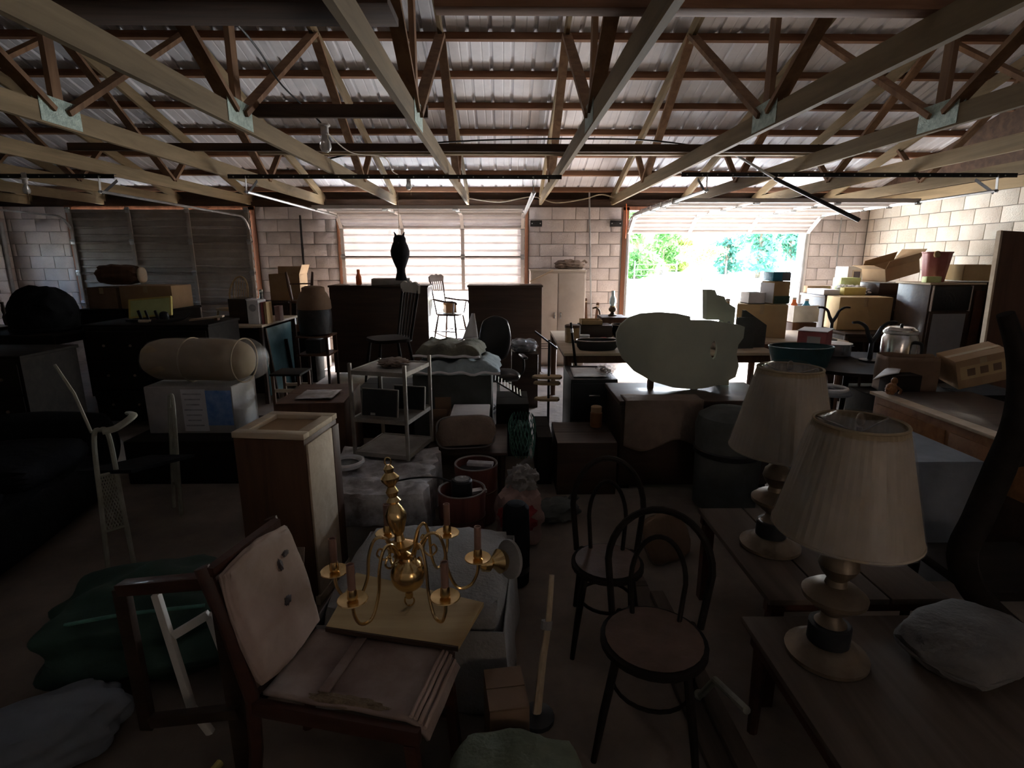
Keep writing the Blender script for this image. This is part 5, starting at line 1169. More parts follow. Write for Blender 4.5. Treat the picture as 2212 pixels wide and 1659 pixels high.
t = thing('pillow', 'dark grey fabric pillow lying behind the nearer lamp', 'pillow', (1.58, 1.60, LT), 25)
G().blob((0, 0, 0.06), (0.24, 0.16, 0.065), e=0.7, nz=0.1, seed=3, flatb=-0.06).o('body', W['pillow_cloth'], t); G().tube([(0.235 * math.copysign(abs(math.cos(a)) ** 0.6, math.cos(a)), 0.155 * math.copysign(abs(math.sin(a)) ** 0.6, math.sin(a)), 0.055) for a in [2 * PI * k / 36 for k in range(36)]], 0.006, 6, closed=True).o('piping', W['pillow_cloth'], t)
# dark high-back chair at the right edge
t = thing('curved_chair', 'dark chair with sweeping curved posts cut by the right frame edge', 'chair', (2.02, 1.90, 0))
K = [(2172, 678), (2196, 760), (2202, 850), (2190, 930), (2160, 1010), (2112, 1120), (2078, 1200), (2110, 1285), (2212, 1380)]
P3 = [atY(a, b, 1.9) - Vector((2.02, 1.90, 0)) for a, b in K]
sp = spline(P3, 5)
G().tube(sp, [0.022 + 0.001 * min(i, 20) for i in range(len(sp))], 10, flat=1.2).o('curved_post', W['wood_black'], t)
G().tube([v + Vector((0.40, 0.06, 0.02)) for v in sp], [0.022 + 0.001 * min(i, 20) for i in range(len(sp))], 10, flat=1.2).o('curved_post', W['wood_black'], t)
for q in (0.12, 0.24, 0.36, 0.48):
    v = sp[int(q * len(sp))]; G().bar(v, v + Vector((0.40, 0.06, 0.02)), 0.02, 0.07).o('back_slat', W['wood_black'], t)
v = P3[-2]; G().box((v.x + 0.28, 0.21, v.z - 0.02), (0.52, 0.40, 0.05), bev=0.015).o('seat', W['wood_black'], t)
for dx in (0.06, 0.48):
    for dy in (0.02, 0.40): G().cyl((v.x + dx, dy, 0), (v.x + dx, dy, v.z - 0.02), 0.018, 0.024, seg=8).o('leg', W['wood_black'], t)
# bentwood chairs in the aisle
b1 = atZ(1312, 1212, 0.40); b2 = atZ(1412, 1378, 0.40)
bentwood('bentwood chair with a round cane seat, farther of the two in the aisle', (b1.x, b1.y, 0), -8, seat_z=0.40, sd=0.34, hoop=0.44, group='bentwood chairs in the aisle')
bentwood('bentwood chair with a split round seat, nearest in the aisle', (b2.x, b2.y, 0), -18, seat_z=0.40, sd=0.40, hoop=0.42, group='bentwood chairs in the aisle')
t = thing('floor_cushion', 'brown cushion leaning behind the nearest bentwood chair', 'cushion', (1.02, 2.98, 0), 30, tilt=(-28, 0))
G().blob((0, 0, 0.15), (0.18, 0.05, 0.15), e=0.65, nz=0.1, seed=3, flatb=-0.149).o('body', W['cardboard_dark'], t); G().tube([(0.175 * math.copysign(abs(math.cos(a)) ** 0.5, math.cos(a)), 0, 0.15 + 0.145 * math.copysign(abs(math.sin(a)) ** 0.5, math.sin(a))) for a in [2 * PI * k / 32 for k in range(32)]], 0.006, 6, closed=True).o('piping', W['brown_fabric'], t)
for k, (x, y0, y1, z, ww, lab) in enumerate([(0.76, 1.15, 3.1, 0.0, 0.10, 'dark plank lying on the floor beside the coffee tables'), (0.84, 1.0, 2.6, 0.03, 0.07, 'narrow dark plank lying against the coffee table legs')]):
    t = thing('floor_plank', lab, 'plank', (x, (y0 + y1) / 2, z), 2, group='planks on the floor')
    G().box((0, 0, 0.015), (ww, y1 - y0, 0.028), bev=0.003).o('board', W['dust_board'], t)
    for s in (-1, 1): G().box((0, s * (y1 - y0) * 0.3, 0.03), (ww, 0.05, 0.004)).o('cleat', W['wood_dark'], t)
a, b = atY(1563, 1375, 1.72), atY(1605, 1480, 1.55)
t = thing('plastic_pipe', 'pale plastic pipe lying against the coffee table', 'pipe', (0.80, 1.9, 0.0))
G().tube([(0.0, 0.0, 0.03), (0.015, -0.1, 0.20), (0.02, -0.35, 0.30)] , 0.014, 10).o('tube', W['white_wicker'], t); G().blob((0.0, 0, 0.04), (0.022, 0.022, 0.022), e=1, sub=2).o('end_cap', W['white_wicker'], t)

# ================================================================== LEFT SIDE
# desk with a blue panel at its side
t = thing('tan_desk', 'tan-topped desk with a blue panel showing in its open side', 'desk', (-3.51, 7.28, 0))
G().box((0, 0, 0.985), (1.10, 1.18, 0.03), bev=0.004).o('desktop', W['wood_pale'], t)
for sy in (-1, 1): G().box((0.51, sy * 0.54, 0.485), (0.05, 0.05, 0.97)).o('leg', W['wood_dark'], t); G().box((-0.51, sy * 0.54, 0.485), (0.05, 0.05, 0.97)).o('leg', W['wood_dark'], t)
G().box((0.49, 0.02, 0.50), (0.02, 0.86, 0.86)).o('side_panel', W['blue_panel'], t)
G().box((0, -0.56, 0.55), (1.0, 0.02, 0.82)).o('front_panel', W['wood_black'], t)
G().bar((0.525, -0.28, 0.0), (0.525, -0.48, 0.95), 0.05, 0.03).o('brace', W['wood_dark'], t); G().bar((0.525, 0.32, 0.02), (0.525, 0.16, 0.72), 0.04, 0.03).o('brace', W['wood_black'], t)
DZ = 1.002
carton('dark upright box on the tan desk left of the white speaker', -3.42, -3.20, 6.85, 7.15, DZ, 1.30, 'wood_dark', tape=False)
t = carton('white box with a round mark standing on the tan desk', -3.16, -3.02, 6.78, 7.02, DZ, 1.29, 'paper_white', tape=False)
G().lathe([(0.045, 0), (0.045, 0.003), (0.03, 0.003)], 20, m=R(90, 0, 0), c=(0, -0.121, 0.2)).o('round_mark', W['print_grey'], t)
for k, (x, c_, lab) in enumerate([(-3.0, 'red_box', 'thin red book standing beside the white box on the tan desk'), (-2.975 + 0.012, 'cardboard_tan', 'thin tan book standing at the end of the row on the tan desk')]):
    t = thing('book', lab, 'book', (x, 6.92, DZ), 4, group='books on the tan desk')
    G().box((0, 0, 0.13), (0.024, 0.19, 0.255)).o('pages', W['paper_white'], t); G().box((0, -0.097, 0.13), (0.03, 0.006, 0.265)).o('spine', W[c_], t)
    for s in (-1, 1): G().box((s * 0.0135, 0, 0.13), (0.003, 0.2, 0.265)).o('cover', W[c_], t)
carton('small pink carton near the right edge of the tan desk', -3.0 + 0.02, -2.91, 7.14, 7.26, DZ, 1.19, 'pink_paper', tape=False)
jar('glass_bottle', 'cluster bottle of clear glass behind the dark upright box', 'bottle', (-3.24, 7.4, DZ), [(0.05, 0), (0.055, 0.01), (0.055, 0.22), (0.025, 0.29), (0.022, 0.36)], 'clear_glass', lambda t: G().lathe([(0.025, 0.36), (0.025, 0.385), (0.01, 0.39)], 12).o('cap', W['chrome'], t))
spindle_chair('windsor_chair', 'blond bow-back chair standing on the tan desk', (-3.78, 7.42, DZ - 0.36), -24, 'wood_light', seat_z=0.40, back_h=0.43, sw=0.34, nsp=6, bow=True) if False else None
carton('flat dark case on the tan desk under the blond bow-back chair', -4.0, -3.58, 7.2, 7.62, DZ, 1.02, 'wood_black', tape=False)
spindle_chair('windsor_chair', 'blond bow-back chair beyond the tan desk', (-4.02, 8.15, 0.628), -20, 'wood_light', seat_z=0.44, back_h=0.46, sw=0.36, nsp=6, bow=True)
carton('dark crate under the blond bow-back chair', -4.32, -3.72, 7.92, 8.42, 0, 0.62, 'wood_black', tape=False, name='wooden_crate', cat='crate')
# big brown carton and upturned chair behind the grill
dresser('back_dresser', 'dark dresser by the back wall under the orange-flapped carton', 'dresser', -3.70, -2.85, 8.35, 8.95, 1.16, 'wood_dark', 3, 2, '-y')
carton('brown carton with one bright orange flap near the back wall', -3.58, -3.12, 8.5, 8.85, 1.162, 1.56, 'cardboard', flaps=(None, 80, None, 70))
spindle_chair('upturned_chair', 'wooden chair turned upside down on the desk beside the barrel grill', (-2.98, 8.14, 1.60), 20, 'wood_brown', seat_z=0.42, back_h=0.40, sw=0.36, nsp=5, tilt=(180, 0))
carton('dark stack box under the upturned chair', -3.20, -2.78, 7.95, 8.32, 0, 0.75, 'wood_black', tape=False, name='dark_box')
# barrel grill
t = thing('barrel_grill', 'brown covered barrel grill on a wooden stand', 'grill', (-2.52, 7.32, 0))
G().lathe([(0.14, 0.80), (0.205, 0.82), (0.215, 0.95), (0.215, 1.10), (0.205, 1.14)], 28).o('bowl', W['black_steel'], t)
G().lathe([(0.212, 1.14), (0.218, 1.15), (0.212, 1.25), (0.175, 1.34), (0.15, 1.37), (0.145, 1.42), (0.10, 1.44), (0.02, 1.445)], 28).o('cover', W['cardboard_dark'], t)
for sx in (-1, 1):
    for sy in (-1, 1): G().box((sx * 0.19, sy * 0.19, 0.40), (0.03, 0.03, 0.80)).o('leg', W['wood_dark'], t)
for z in (0.55, 0.79): G().box((0, 0, z), (0.42, 0.42, 0.02)).o('shelf', W['wood_brown'], t)
carton('black box on the lower shelf of the grill stand', -2.64, -2.44, 7.2, 7.42, 0.562, 0.74, 'black_plastic', tape=False)
# dark dresser, sign box, antler and boards
dresser('dark_sideboard', 'long black sideboard behind the plastic-wrapped roll', 'sideboard', -4.42, -3.10, 5.75, 6.45, 1.12, 'wood_black', 3, 2, '-y')
t = thing('lime_panel', 'pale lime-green framed panel propped at a slant on the black sideboard', 'panel', (-3.98, 6.22, 1.16), -4, tilt=(-16, -5))
G().box((0, 0, 0.10), (0.48, 0.016, 0.20), bev=0.003).o('face', W['lime_box'], t)
for z in (0.0, 0.2): G().box((0, -0.004, z), (0.50, 0.026, 0.016)).o('frame_rail', W['yellow_box'], t)
for s in (-1, 1): G().box((s * 0.245, -0.004, 0.10), (0.016, 0.026, 0.20)).o('frame_side', W['yellow_box'], t)
t = thing('metal_clamp', 'dark metal clamp with slanting jaws lying in front of the lime panel', 'clamp', (-3.90, 6.02, 1.122), -4)
G().box((0, 0, 0.012), (0.46, 0.05, 0.022), bev=0.004).o('bar', W['black_steel'], t)
for x, w_ in ((-0.06, 0.03), (0.02, 0.022), (0.13, 0.025)): G().bar((x, 0, 0.015), (x - 0.035, 0.01, 0.12), w_, 0.012, up=(0, 1, 0)).o('jaw', W['black_steel'], t)
G().blob((0.20, 0, 0.06), (0.05, 0.035, 0.055), e=0.8, sub=3).o('knob', W['black_plastic'], t)
t = thing('scythe', 'long dark curved blade lying on the black sideboard', 'blade', (-3.58, 5.86, 1.123), -4)
G().tube(spline([(-0.20, 0, 0.02), (0.0, 0, 0.022), (0.18, 0, 0.05), (0.26, 0, 0.11)], 5), [0.03 - 0.0012 * i for i in range(16)], 8, flat=0.35).o('blade', W['black_steel'], t); G().cyl((-0.32, 0, 0.02), (-0.18, 0, 0.02), 0.016, seg=10).o('handle', W['wood_pale'], t)
t = thing('pale_board', 'narrow pale board lying at a slant on the black sideboard', 'board', (-3.28, 6.08, 1.123), 12, tilt=(0, -6))
G().box((0, 0, 0.03), (0.34, 0.09, 0.02), bev=0.003).o('board', W['wood_pale'], t); G().box((0.10, 0, 0.008), (0.03, 0.09, 0.03)).o('batten', W['wood_brown'], t)
# cartons further left
dresser('low_cupboard', 'dark low cupboard under the stacked brown cartons on the left', 'cupboard', -5.3, -4.1, 6.85, 7.5, 1.18, 'wood_black', 2, 2, '-y')
carton('tan carton with yellow tape under the brown bundle', -4.76, -4.12, 6.9, 7.35, 1.182, 1.46, 'cardboard', flaps=None)
t = carton('open brown carton at the left end of the cupboard', -5.16, -4.80, 6.9, 7.35, 1.182, 1.44, 'cardboard_dark')
t = thing('brown_bundle', 'dark brown bundle with a pale wrapped end on top of the left cartons', 'bundle', (-4.86, 7.1, 1.468), 4)
G().blob((0, 0, 0.125), (0.26, 0.14, 0.125), e=0.6, nz=0.15, seed=14, flatb=-0.124).o('body', W['wood_brown'], t); G().blob((0.27, 0, 0.12), (0.03, 0.09, 0.10), e=0.7, sub=3).o('wrapped_end', W['wood_pale'], t)
# dark dome and spindle-legged things at far left
table('dark_table', 'dark table at the far left under the black covered mound', -5.9, -4.45, 5.4, 6.3, 1.06, 'wood_black', 'wood_black')
t = thing('covered_mound', 'black cloth-covered mound on the dark table at far left', 'covered mound', (-4.80, 5.78, 1.062), 0)
G().blob((0, 0, 0.16), (0.31, 0.26, 0.30), e=0.9, nz=0.12, seed=15, flatb=-0.159).o('cover', W['black_cloth'], t); G().tube([(0.31 * math.cos(2 * PI * k / 30), 0.26 * math.sin(2 * PI * k / 30), 0.02) for k in range(30)], 0.02, 6, closed=True).o('hem', W['black_cloth'], t)
t = thing('upturned_stool', 'small stool lying upside down with turned legs at the far left', 'stool', (-5.45, 5.85, 1.062), 12)
G().lathe([(0.17, 0), (0.18, 0.006), (0.18, 0.03), (0.16, 0.035)], 24).o('seat', W['wood_dark'], t)
for k in range(4):
    a = k * PI / 2 + 0.5; G().lathe([(0.012, 0.03), (0.018, 0.06), (0.022, 0.12), (0.012, 0.15), (0.02, 0.19), (0.014, 0.25), (0.016, 0.28)], 12, c=(0.13 * math.cos(a), 0.13 * math.sin(a), 0)).o('leg', W['wood_dark'], t)
t = thing('magazine_rack', 'low rack with a row of pale spindles at the far left edge', 'rack', (-5.82, 5.60, 1.062), 15)
for y in (-0.07, 0.07):
    G().box((0, y, 0.20), (0.36, 0.02, 0.025)).o('rail', W['wood_dark'], t)
    for k in range(7): G().cyl((-0.15 + 0.05 * k, y, 0.03), (-0.15 + 0.05 * k, y, 0.20), 0.007, seg=8).o('spindle', W['wood_pale'], t)
G().box((0, 0, 0.02), (0.38, 0.18, 0.03)).o('base', W['wood_dark'], t)
# wrapped roll on the printed white box
carton('dark trunk under the printed white box', -3.06, -2.18, 4.2, 4.95, 0, 0.36, 'wood_black', tape=False, name='wooden_chest', cat='chest')
t = carton('white cardboard box printed with blue, under the wrapped roll', -2.98, -2.26, 4.42, 4.86, 0.362, 0.76, 'dusty_white', tape=False)
G().box((0.04, -0.222, 0.2), (0.20, 0.002, 0.36)).o('text_label', W['paper_white'], t)
for k in range(7): G().box((0.03, -0.224, 0.34 - 0.045 * k), (0.15 - 0.02 * (k % 3), 0.001, 0.012)).o('text_line', W['print_grey'], t)
G().box((0.245, -0.222, 0.22), (0.21, 0.002, 0.30)).o('blue_print', W['print_blue'], t)
t = thing('wrapped_roll', 'thick tan roll wrapped in clear plastic on the printed white box', 'roll', (-2.56, 4.62, 0.765), -6)
def roll(r0, l0, l1, seed, k):
    g = G()
    def fn(u, v):
        a = u * 2 * PI; x = l0 + (l1 - l0) * v; e = min(1, min(v, 1 - v) * 7) ** 0.45
        r = r0 * (0.55 + 0.45 * e) * (1 + k * nz(math.cos(a) * 1.5 + x * 3, math.sin(a) * 1.5, 1.5, seed))
        return (x, r * math.cos(a), 0.19 + 0.92 * r * math.sin(a))
    g.grid(fn, 40, 40); bmesh.ops.remove_doubles(g.bm, verts=g.bm.verts, dist=0.0005); bmesh.ops.holes_fill(g.bm, edges=g.bm.edges)
    return g
roll(0.19, -0.50, 0.40, 3, 0.06).o('foam', W['tan_roll'], t, smooth=60)
roll(0.20, -0.505, 0.52, 5, 0.10).o('plastic_wrap', W['clear_film'], t, smooth=60)
for x in (-0.1, 0.36): G().tube([(x, 0.198 * math.cos(2 * PI * k / 28), 0.19 + 0.185 * math.sin(2 * PI * k / 28)) for k in range(28)], 0.006, 6, closed=True).o('tie', W['rope'], t)
# stool at its right
t = thing('small_stool', 'small dark stool with pale rails right of the printed white box', 'stool', (-2.02, 5.08, 0))
G().box((0, 0, 0.75), (0.28, 0.30, 0.02), bev=0.004).o('seat', W['wood_black'], t)
for sx in (-1, 1):
    for sy in (-1, 1): G().box((sx * 0.12, sy * 0.13, 0.37), (0.025, 0.025, 0.74)).o('leg', W['wood_brown'], t)
    G().box((0, sx * 0.13, 0.60), (0.22, 0.018, 0.03)).o('rail', W['wood_pale'], t)
# wide open box behind the tall cabinet
t = carton('wide brown box with papers on top between the stool and the rack', -1.86, -1.32, 4.25, 4.95, 0, 0.66, 'wood_brown', tape=False, rz=4, name='wooden_box')
o = cloth(None, 'paper_sheet', lambda u, v: (-1.72 + 0.30 * u, 4.35 + 0.30 * v, 0.672 + 0.008 * (1 + nz(u, v, 3, 7))), 10, 10, 'drape', 0.003); o['label'] = 'dusty paper sheet lying on the wide brown box'; o['category'] = 'paper'
# white metal patio chair
t = thing('patio_chair', 'white metal patio chair frame with mesh side panels', 'chair', (0, 0, 0))
mesh_src = None
def side_loop(A, B, C_, D_, m0=0.32, m1=0.74, mesh=True):
    """A, B feet; C_, D_ tops: two tube legs joined by a loop, mesh panel between"""
    A, B, C_, D_ = map(Vector, (A, B, C_, D_)); top = (C_ + D_) / 2 + Vector((0, 0, 0.05))
    G().tube(spline([A, A.lerp(C_, 0.5), C_, top, D_, B.lerp(D_, 0.5), B], 6), 0.013, 8).o('leg_loop', W['white_wicker'], t)
    for q in (m0, m1): G().cyl(A.lerp(C_, q), B.lerp(D_, q), 0.008, seg=8).o('cross_rail', W['white_wicker'], t)
    if mesh:
        g = G(); n_ = 7; rows = 18
        f = lambda u, v: A.lerp(C_, m0 + (m1 - m0) * v).lerp(B.lerp(D_, m0 + (m1 - m0) * v), u)
        for k in range(-rows, n_ + rows):
            for s in (1, -1):
                pts = [f(min(max((k + s * j * 0.5) / n_, -1), 2), j / rows) for j in range(rows + 1) if 0 <= (k + s * j * 0.5) / n_ <= 1]
                if len(pts) > 1: g.tube(pts, 0.0035, 4)
        o = g.o('mesh_panel', W['white_wicker'], t); o['kind'] = 'stuff'
Yn = 2.85
side_loop(atZ(235, 1240, 0.01), atZ(290, 1220, 0.01), atY(203, 950, 2.92), atY(236, 945, 2.98))
side_loop(atZ(376, 1095, 0.02), atZ(392, 1112, 0.02), atY(366, 870, 3.62), atY(374, 870, 3.60), m0=0.25, m1=0.8, mesh=False)
G().bar(atY(370, 880, 3.61), atY(383, 1050, 3.61), 0.03, 0.008, up=(0, 1, 0)).o('side_slat', W['white_wicker'], t)
G().tube(spline([atY(222, 932, 2.95), atY(250, 925, 2.98), atY(280, 905, 3.05), atY(288, 895, 3.1), atY(278, 893, 3.16)], 5), 0.022, 8, flat=0.6).o('arm', W['white_wicker'], t)
G().bar(atY(225, 1020, 2.95), atY(372, 985, 3.6), 0.30, 0.02).o('seat', W['black_cloth'], t)
G().tube([atY(198, 935, 2.95), atY(160, 850, 3.0), atY(118, 788, 3.05)], 0.008, 6).o('back_rod', W['white_wicker'], t)
# added black sofa, its black standing for the deep shade on the left
t = thing('filler_sofa', 'added black sofa filling the deep shadow on the left', 'sofa', (-3.35, 3.0, 0), 8)
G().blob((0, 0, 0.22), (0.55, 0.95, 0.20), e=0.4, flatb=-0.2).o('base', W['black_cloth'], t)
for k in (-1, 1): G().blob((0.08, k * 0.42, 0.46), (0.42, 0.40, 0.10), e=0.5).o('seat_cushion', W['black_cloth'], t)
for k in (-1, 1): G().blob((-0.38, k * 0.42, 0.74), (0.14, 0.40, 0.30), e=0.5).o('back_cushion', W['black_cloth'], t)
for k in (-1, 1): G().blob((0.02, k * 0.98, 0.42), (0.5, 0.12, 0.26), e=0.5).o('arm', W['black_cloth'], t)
dresser('filler_cabinet', 'added black low cabinet covering lit floor at the far left', 'cabinet', -5.75, -4.05, 4.55, 5.2, 1.0, 'wood_black', 3, 3, '-y')  # added to hide the lit floor, black in place of shade

# ================================================================== FOREGROUND
# upholstered bench with plywood board and chandelier
t = thing('fabric_bench', 'grey fabric-covered bench under the plywood board and chandelier', 'bench', (-0.36, 2.26, 0), -4)
G().blob((0, 0, 0.225), (0.40, 0.40, 0.24), e=0.35, nz=0.02, seed=3, flatb=-0.225, sub=5).o('cushion', W['grey_fabric'], t)
def skirt(u, v):
    P = [(-0.40, -0.40), (0.40, -0.40), (0.40, 0.40), (-0.40, 0.40), (-0.40, -0.40)]
    k = min(int(u * 4), 3); q = u * 4 - k; x = P[k][0] + (P[k + 1][0] - P[k][0]) * q; y = P[k][1] + (P[k + 1][1] - P[k][1]) * q
    s = 0.95 + (0.07 + 0.02 * math.sin(u * 60)) * (1 - v); return (x * s, y * s, 0.02 + 0.36 * v)
G().grid(skirt, 96, 8).o('skirt', W['grey_fabric'], t, solid=0.006, smooth=60)
BT = 0.478
c4 = [atZ(990, 1405, BT), atZ(1045, 1310, BT), atZ(770, 1245, BT), atZ(705, 1362, BT)]
t = thing('plywood_board', 'yellow plywood board lying under the brass chandelier', 'board', (0, 0, BT))
G().plate([(v.x, v.y) for v in c4], 0.016, m=R(-90, 0, 0) @ R(0, 0, 0), c=(0, 0, 0)) if False else None
g = G(); lo = [g.bm.verts.new((v.x, v.y, 0.0)) for v in c4]; hi = [g.bm.verts.new((v.x, v.y, 0.018)) for v in c4]
g.bm.faces.new(list(reversed(lo))); g.bm.faces.new(hi)
for k in range(4): g.bm.faces.new((lo[k], lo[(k + 1) % 4], hi[(k + 1) % 4], hi[k]))
g.o('board', W['plywood'], t)
g = G().bar(c4[0] - Vector((0, 0, BT)) + Vector((0, -0.004, 0.009)), c4[3] - Vector((0, 0, BT)) + Vector((0, -0.004, 0.009)), 0.008, 0.016).o('front_edge', W['wood_dark'], t)
# chandelier
bc = atY(883, 1262, 1.86)
t = thing('brass_chandelier', 'polished brass chandelier with curved arms and candle sleeves on the plywood board', 'chandelier', (bc.x, 1.86, BT + 0.02), 0, tilt=(0, 0))
zb = 0.135
G().lathe([(0.004, zb - 0.066)] + [(0.066 * math.sin(math.radians(a)), zb - 0.066 * math.cos(math.radians(a))) for a in range(15, 171, 12)] + [(0.02, zb + 0.07)], 28).o('ball', W['brass'], t)
G().lathe([(0.012, 0.035), (0.016, 0.045), (0.014, 0.06), (0.02, 0.068), (0.012, 0.075)], 16).o('lower_finial', W['brass'], t)
G().tube([(0.0 + 0.018 * math.cos(2 * PI * k / 20), 0, 0.022 + 0.022 * math.sin(2 * PI * k / 20)) for k in range(20)], 0.0035, 6, closed=True).o('pull_ring', W['brass'], t)
st = [(0.02, zb + 0.06), (0.035, zb + 0.07), (0.018, zb + 0.085), (0.05, zb + 0.10), (0.055, zb + 0.115), (0.02, zb + 0.13), (0.014, zb + 0.15), (0.024, zb + 0.165), (0.038, zb + 0.21), (0.04, zb + 0.235), (0.026, zb + 0.26), (0.016, zb + 0.275), (0.028, zb + 0.285), (0.016, zb + 0.30), (0.024, zb + 0.32), (0.014, zb + 0.34), (0.033, zb + 0.365), (0.035, zb + 0.375), (0.016, zb + 0.395), (0.02, zb + 0.41), (0.008, zb + 0.425)]
lean = Matrix.Shear('XY', 4, (0.0, 0.0)) if False else R(-8, -8, 0)
G().lathe(st, 24, m=R(-6, -7, 0)).o('stem', W['brass'], t)
top = R(-6, -7, 0) @ Vector((0, 0, zb + 0.425))
G().tube([top + Vector((0.012 * math.cos(2 * PI * k / 16), 0, 0.012 + 0.016 * math.sin(2 * PI * k / 16))) for k in range(16)], 0.003, 6, closed=True).o('hanging_loop', W['brass'], t)
for k, a in enumerate((8, 62, 118, 190, 236, 308)):
    d = Vector((math.cos(math.radians(a)), math.sin(math.radians(a)), 0)); f = lambda r, z: d * r + Vector((0, 0, z))
    ar = G().tube(spline([f(0.04, zb + 0.10), f(0.075, zb + 0.155), f(0.115, zb + 0.155), f(0.14, zb + 0.09), f(0.15, zb + 0.0), f(0.185, zb - 0.075), f(0.235, zb - 0.07), f(0.262, zb - 0.02), f(0.265, zb + 0.03)], 6), 0.0062, 8).o('arm', W['brass'], t)
    G().tube(spline([f(0.075, zb + 0.145), f(0.06, zb + 0.10), f(0.085, zb + 0.07), f(0.11, zb + 0.09), f(0.10, zb + 0.115), f(0.085, zb + 0.105)], 5), 0.004, 6).o('scroll', W['brass'], ar)
    cc = f(0.265, 0)
    G().lathe([(0.008, zb + 0.03), (0.03, zb + 0.036), (0.052, zb + 0.044), (0.05, zb + 0.047), (0.012, zb + 0.042)], 20, c=(cc.x, cc.y, 0)).o('drip_pan', W['brass'], ar)
    G().lathe([(0.012, zb + 0.042), (0.018, zb + 0.05), (0.016, zb + 0.075), (0.013, zb + 0.085)], 14, c=(cc.x, cc.y, 0)).o('cup', W['brass'], ar)
    G().lathe([(0.0135, zb + 0.08), (0.0135, zb + 0.175), (0.010, zb + 0.175), (0.01, zb + 0.17)], 14, c=(cc.x, cc.y, 0)).o('candle_sleeve', W['candle_sleeve'], ar)
# brass lamp lying on its side at the right of the chandelier
p = atY(1078, 1250, 2.2)
t = thing('brass_lamp_base', 'brass lamp base lying on its side with a round grey foot', 'lamp base', (-0.02, 2.08, BT + 0.065))
G().lathe([(0.078, 0.0), (0.082, 0.004), (0.08, 0.016), (0.05, 0.026), (0.03, 0.035)], 28, m=R(0, -80, 35), c=(0.045, 0.0, 0.02)).o('foot', W['grey_fabric'], t)
G().lathe([(0.03, 0.03), (0.045, 0.045), (0.05, 0.065), (0.03, 0.085), (0.02, 0.10), (0.035, 0.12), (0.03, 0.145), (0.012, 0.16)], 24, m=R(0, -80, 35), c=(0.045, 0.0, 0.02)).o('turned_body', W['brass'], t)
# armchair
AC = (-0.50, 1.57, 0); AR = -12.7
t = thing('wooden_chair', 'old wooden chair with a stained pink vinyl back and torn dusty seat', 'chair', AC, AR)
hw, hd, sz = 0.165, 0.29, 0.44
for s in (-1, 1):
    G().box((0, s * hw, sz - 0.025), (2 * hd, 0.028, 0.055), bev=0.006).o('side_rail', W['wood_red'], t)
    G().tube([(-hd - 0.03, s * hw, 0), (-hd + 0.01, s * hw, sz * 0.55), (-hd + 0.02, s * hw, sz), (-hd - 0.04, s * hw, 0.70), (-hd - 0.10, s * hw, 0.89)], 0.022, 8, flat=0.7).o('back_post', W['wood_red'], t)
    G().bar((hd - 0.03, s * (hw - 0.0), sz - 0.05), (hd + 0.0, s * hw, 0), 0.036, 0.03, up=(0, 1, 0)).o('front_leg', W['wood_red'], t)
    G().cyl((-hd, s * hw, 0.16), (hd, s * hw, 0.16), 0.012, seg=8).o('stretcher', W['wood_red'], t)
for x in (-hd + 0.01, hd - 0.02): G().box((x, 0, sz - 0.03), (0.028, 2 * hw, 0.045), bev=0.005).o('cross_rail', W['wood_red'], t)
def seatf(u, v):
    x = -hd + 0.05 + (2 * hd - 0.03) * u; y = -hw + 0.012 + (2 * hw - 0.024) * v
    z = sz + 0.018 + 0.010 * nz(x, y, 7, 3) - 0.02 * math.exp(-((u - 0.55) ** 2 + (v - 0.5) ** 2) * 8)
    if u > 0.86: z -= (u - 0.86) ** 2 * 3.2
    return (x, y, z)
G().grid(seatf, 40, 24).o('seat_cover', W['dusty_seat'], t, solid=0.012, smooth=60)
for k in range(4): G().tube([(hd - 0.035 + 0.014 * k, -hw + 0.02 + (2 * hw - 0.04) * j / 12, sz + 0.022 - 0.0035 * k * k + 0.002 * math.sin(j)) for j in range(13)], 0.007, 8).o('front_piping', W['vinyl_pink'], t)
G().blob((0.04, -hw + 0.035, sz + 0.016), (0.13, 0.022, 0.012), e=0.7, nz=0.4, seed=5, sub=4).o('torn_foam', W['torn_foam'], t)
G().box((-0.05, 0.02, sz + 0.026), (0.035, 2 * hw - 0.06, 0.01), bev=0.004).o('seat_strap', W['dusty_seat'], t)
bk = R(0, -14, 0)
o = G().blob((0, 0, 0), (0.028, hw + 0.012, 0.215), e=0.35, nz=0.03, seed=9, sub=5).o('back_cushion', W['vinyl_pink'], t, loc=(-hd + 0.005, 0, 0.68), rot=(0, -14, 0))
for (y, z, w_, h_) in ((0.05, 0.10, 0.012, 0.02), (0.09, 0.12, 0.016, 0.01), (0.03, -0.02, 0.02, 0.016)):
    G().blob((0.027, y, z), (0.004, w_, h_), e=0.9, nz=0.5, seed=int(y * 100), sub=3).o('stain', W['print_dark'], o)
G().bar((-hd - 0.075, -hw, 0.875), (-hd - 0.075, hw, 0.875), 0.03, 0.03).o('top_rail', W['wood_red'], t)
# dark wooden frame behind the chair and a white H-shaped leg frame
t = thing('overturned_table', 'dark wooden table frame standing on its side left of the pink chair', 'table frame', (0, 0, 0))
u0, u1, l0, l1 = atY(472, 1252, 1.66), atY(262, 1270, 1.76), atY(520, 1535, 1.62), atY(330, 1556, 1.70)
G().bar(u0, u1, 0.05, 0.045, bev=0.004).o('upper_rail', W['wood_red'], t); G().bar(l0, l1, 0.04, 0.04, bev=0.004).o('lower_rail', W['wood_dark'], t)
G().bar(u0, (l0.x - 0.02, l0.y + 0.02, 0), 0.06, 0.035, up=(0, 1, 0), bev=0.004).o('post', W['wood_dark'], t); G().bar(u1, (u1.x - 0.03, u1.y + 0.05, 0), 0.05, 0.035, up=(0, 1, 0), bev=0.004).o('post', W['wood_dark'], t)
t = thing('white_leg_frame', 'white painted wooden leg frame inside the dark table frame', 'leg frame', (0, 0, 0))
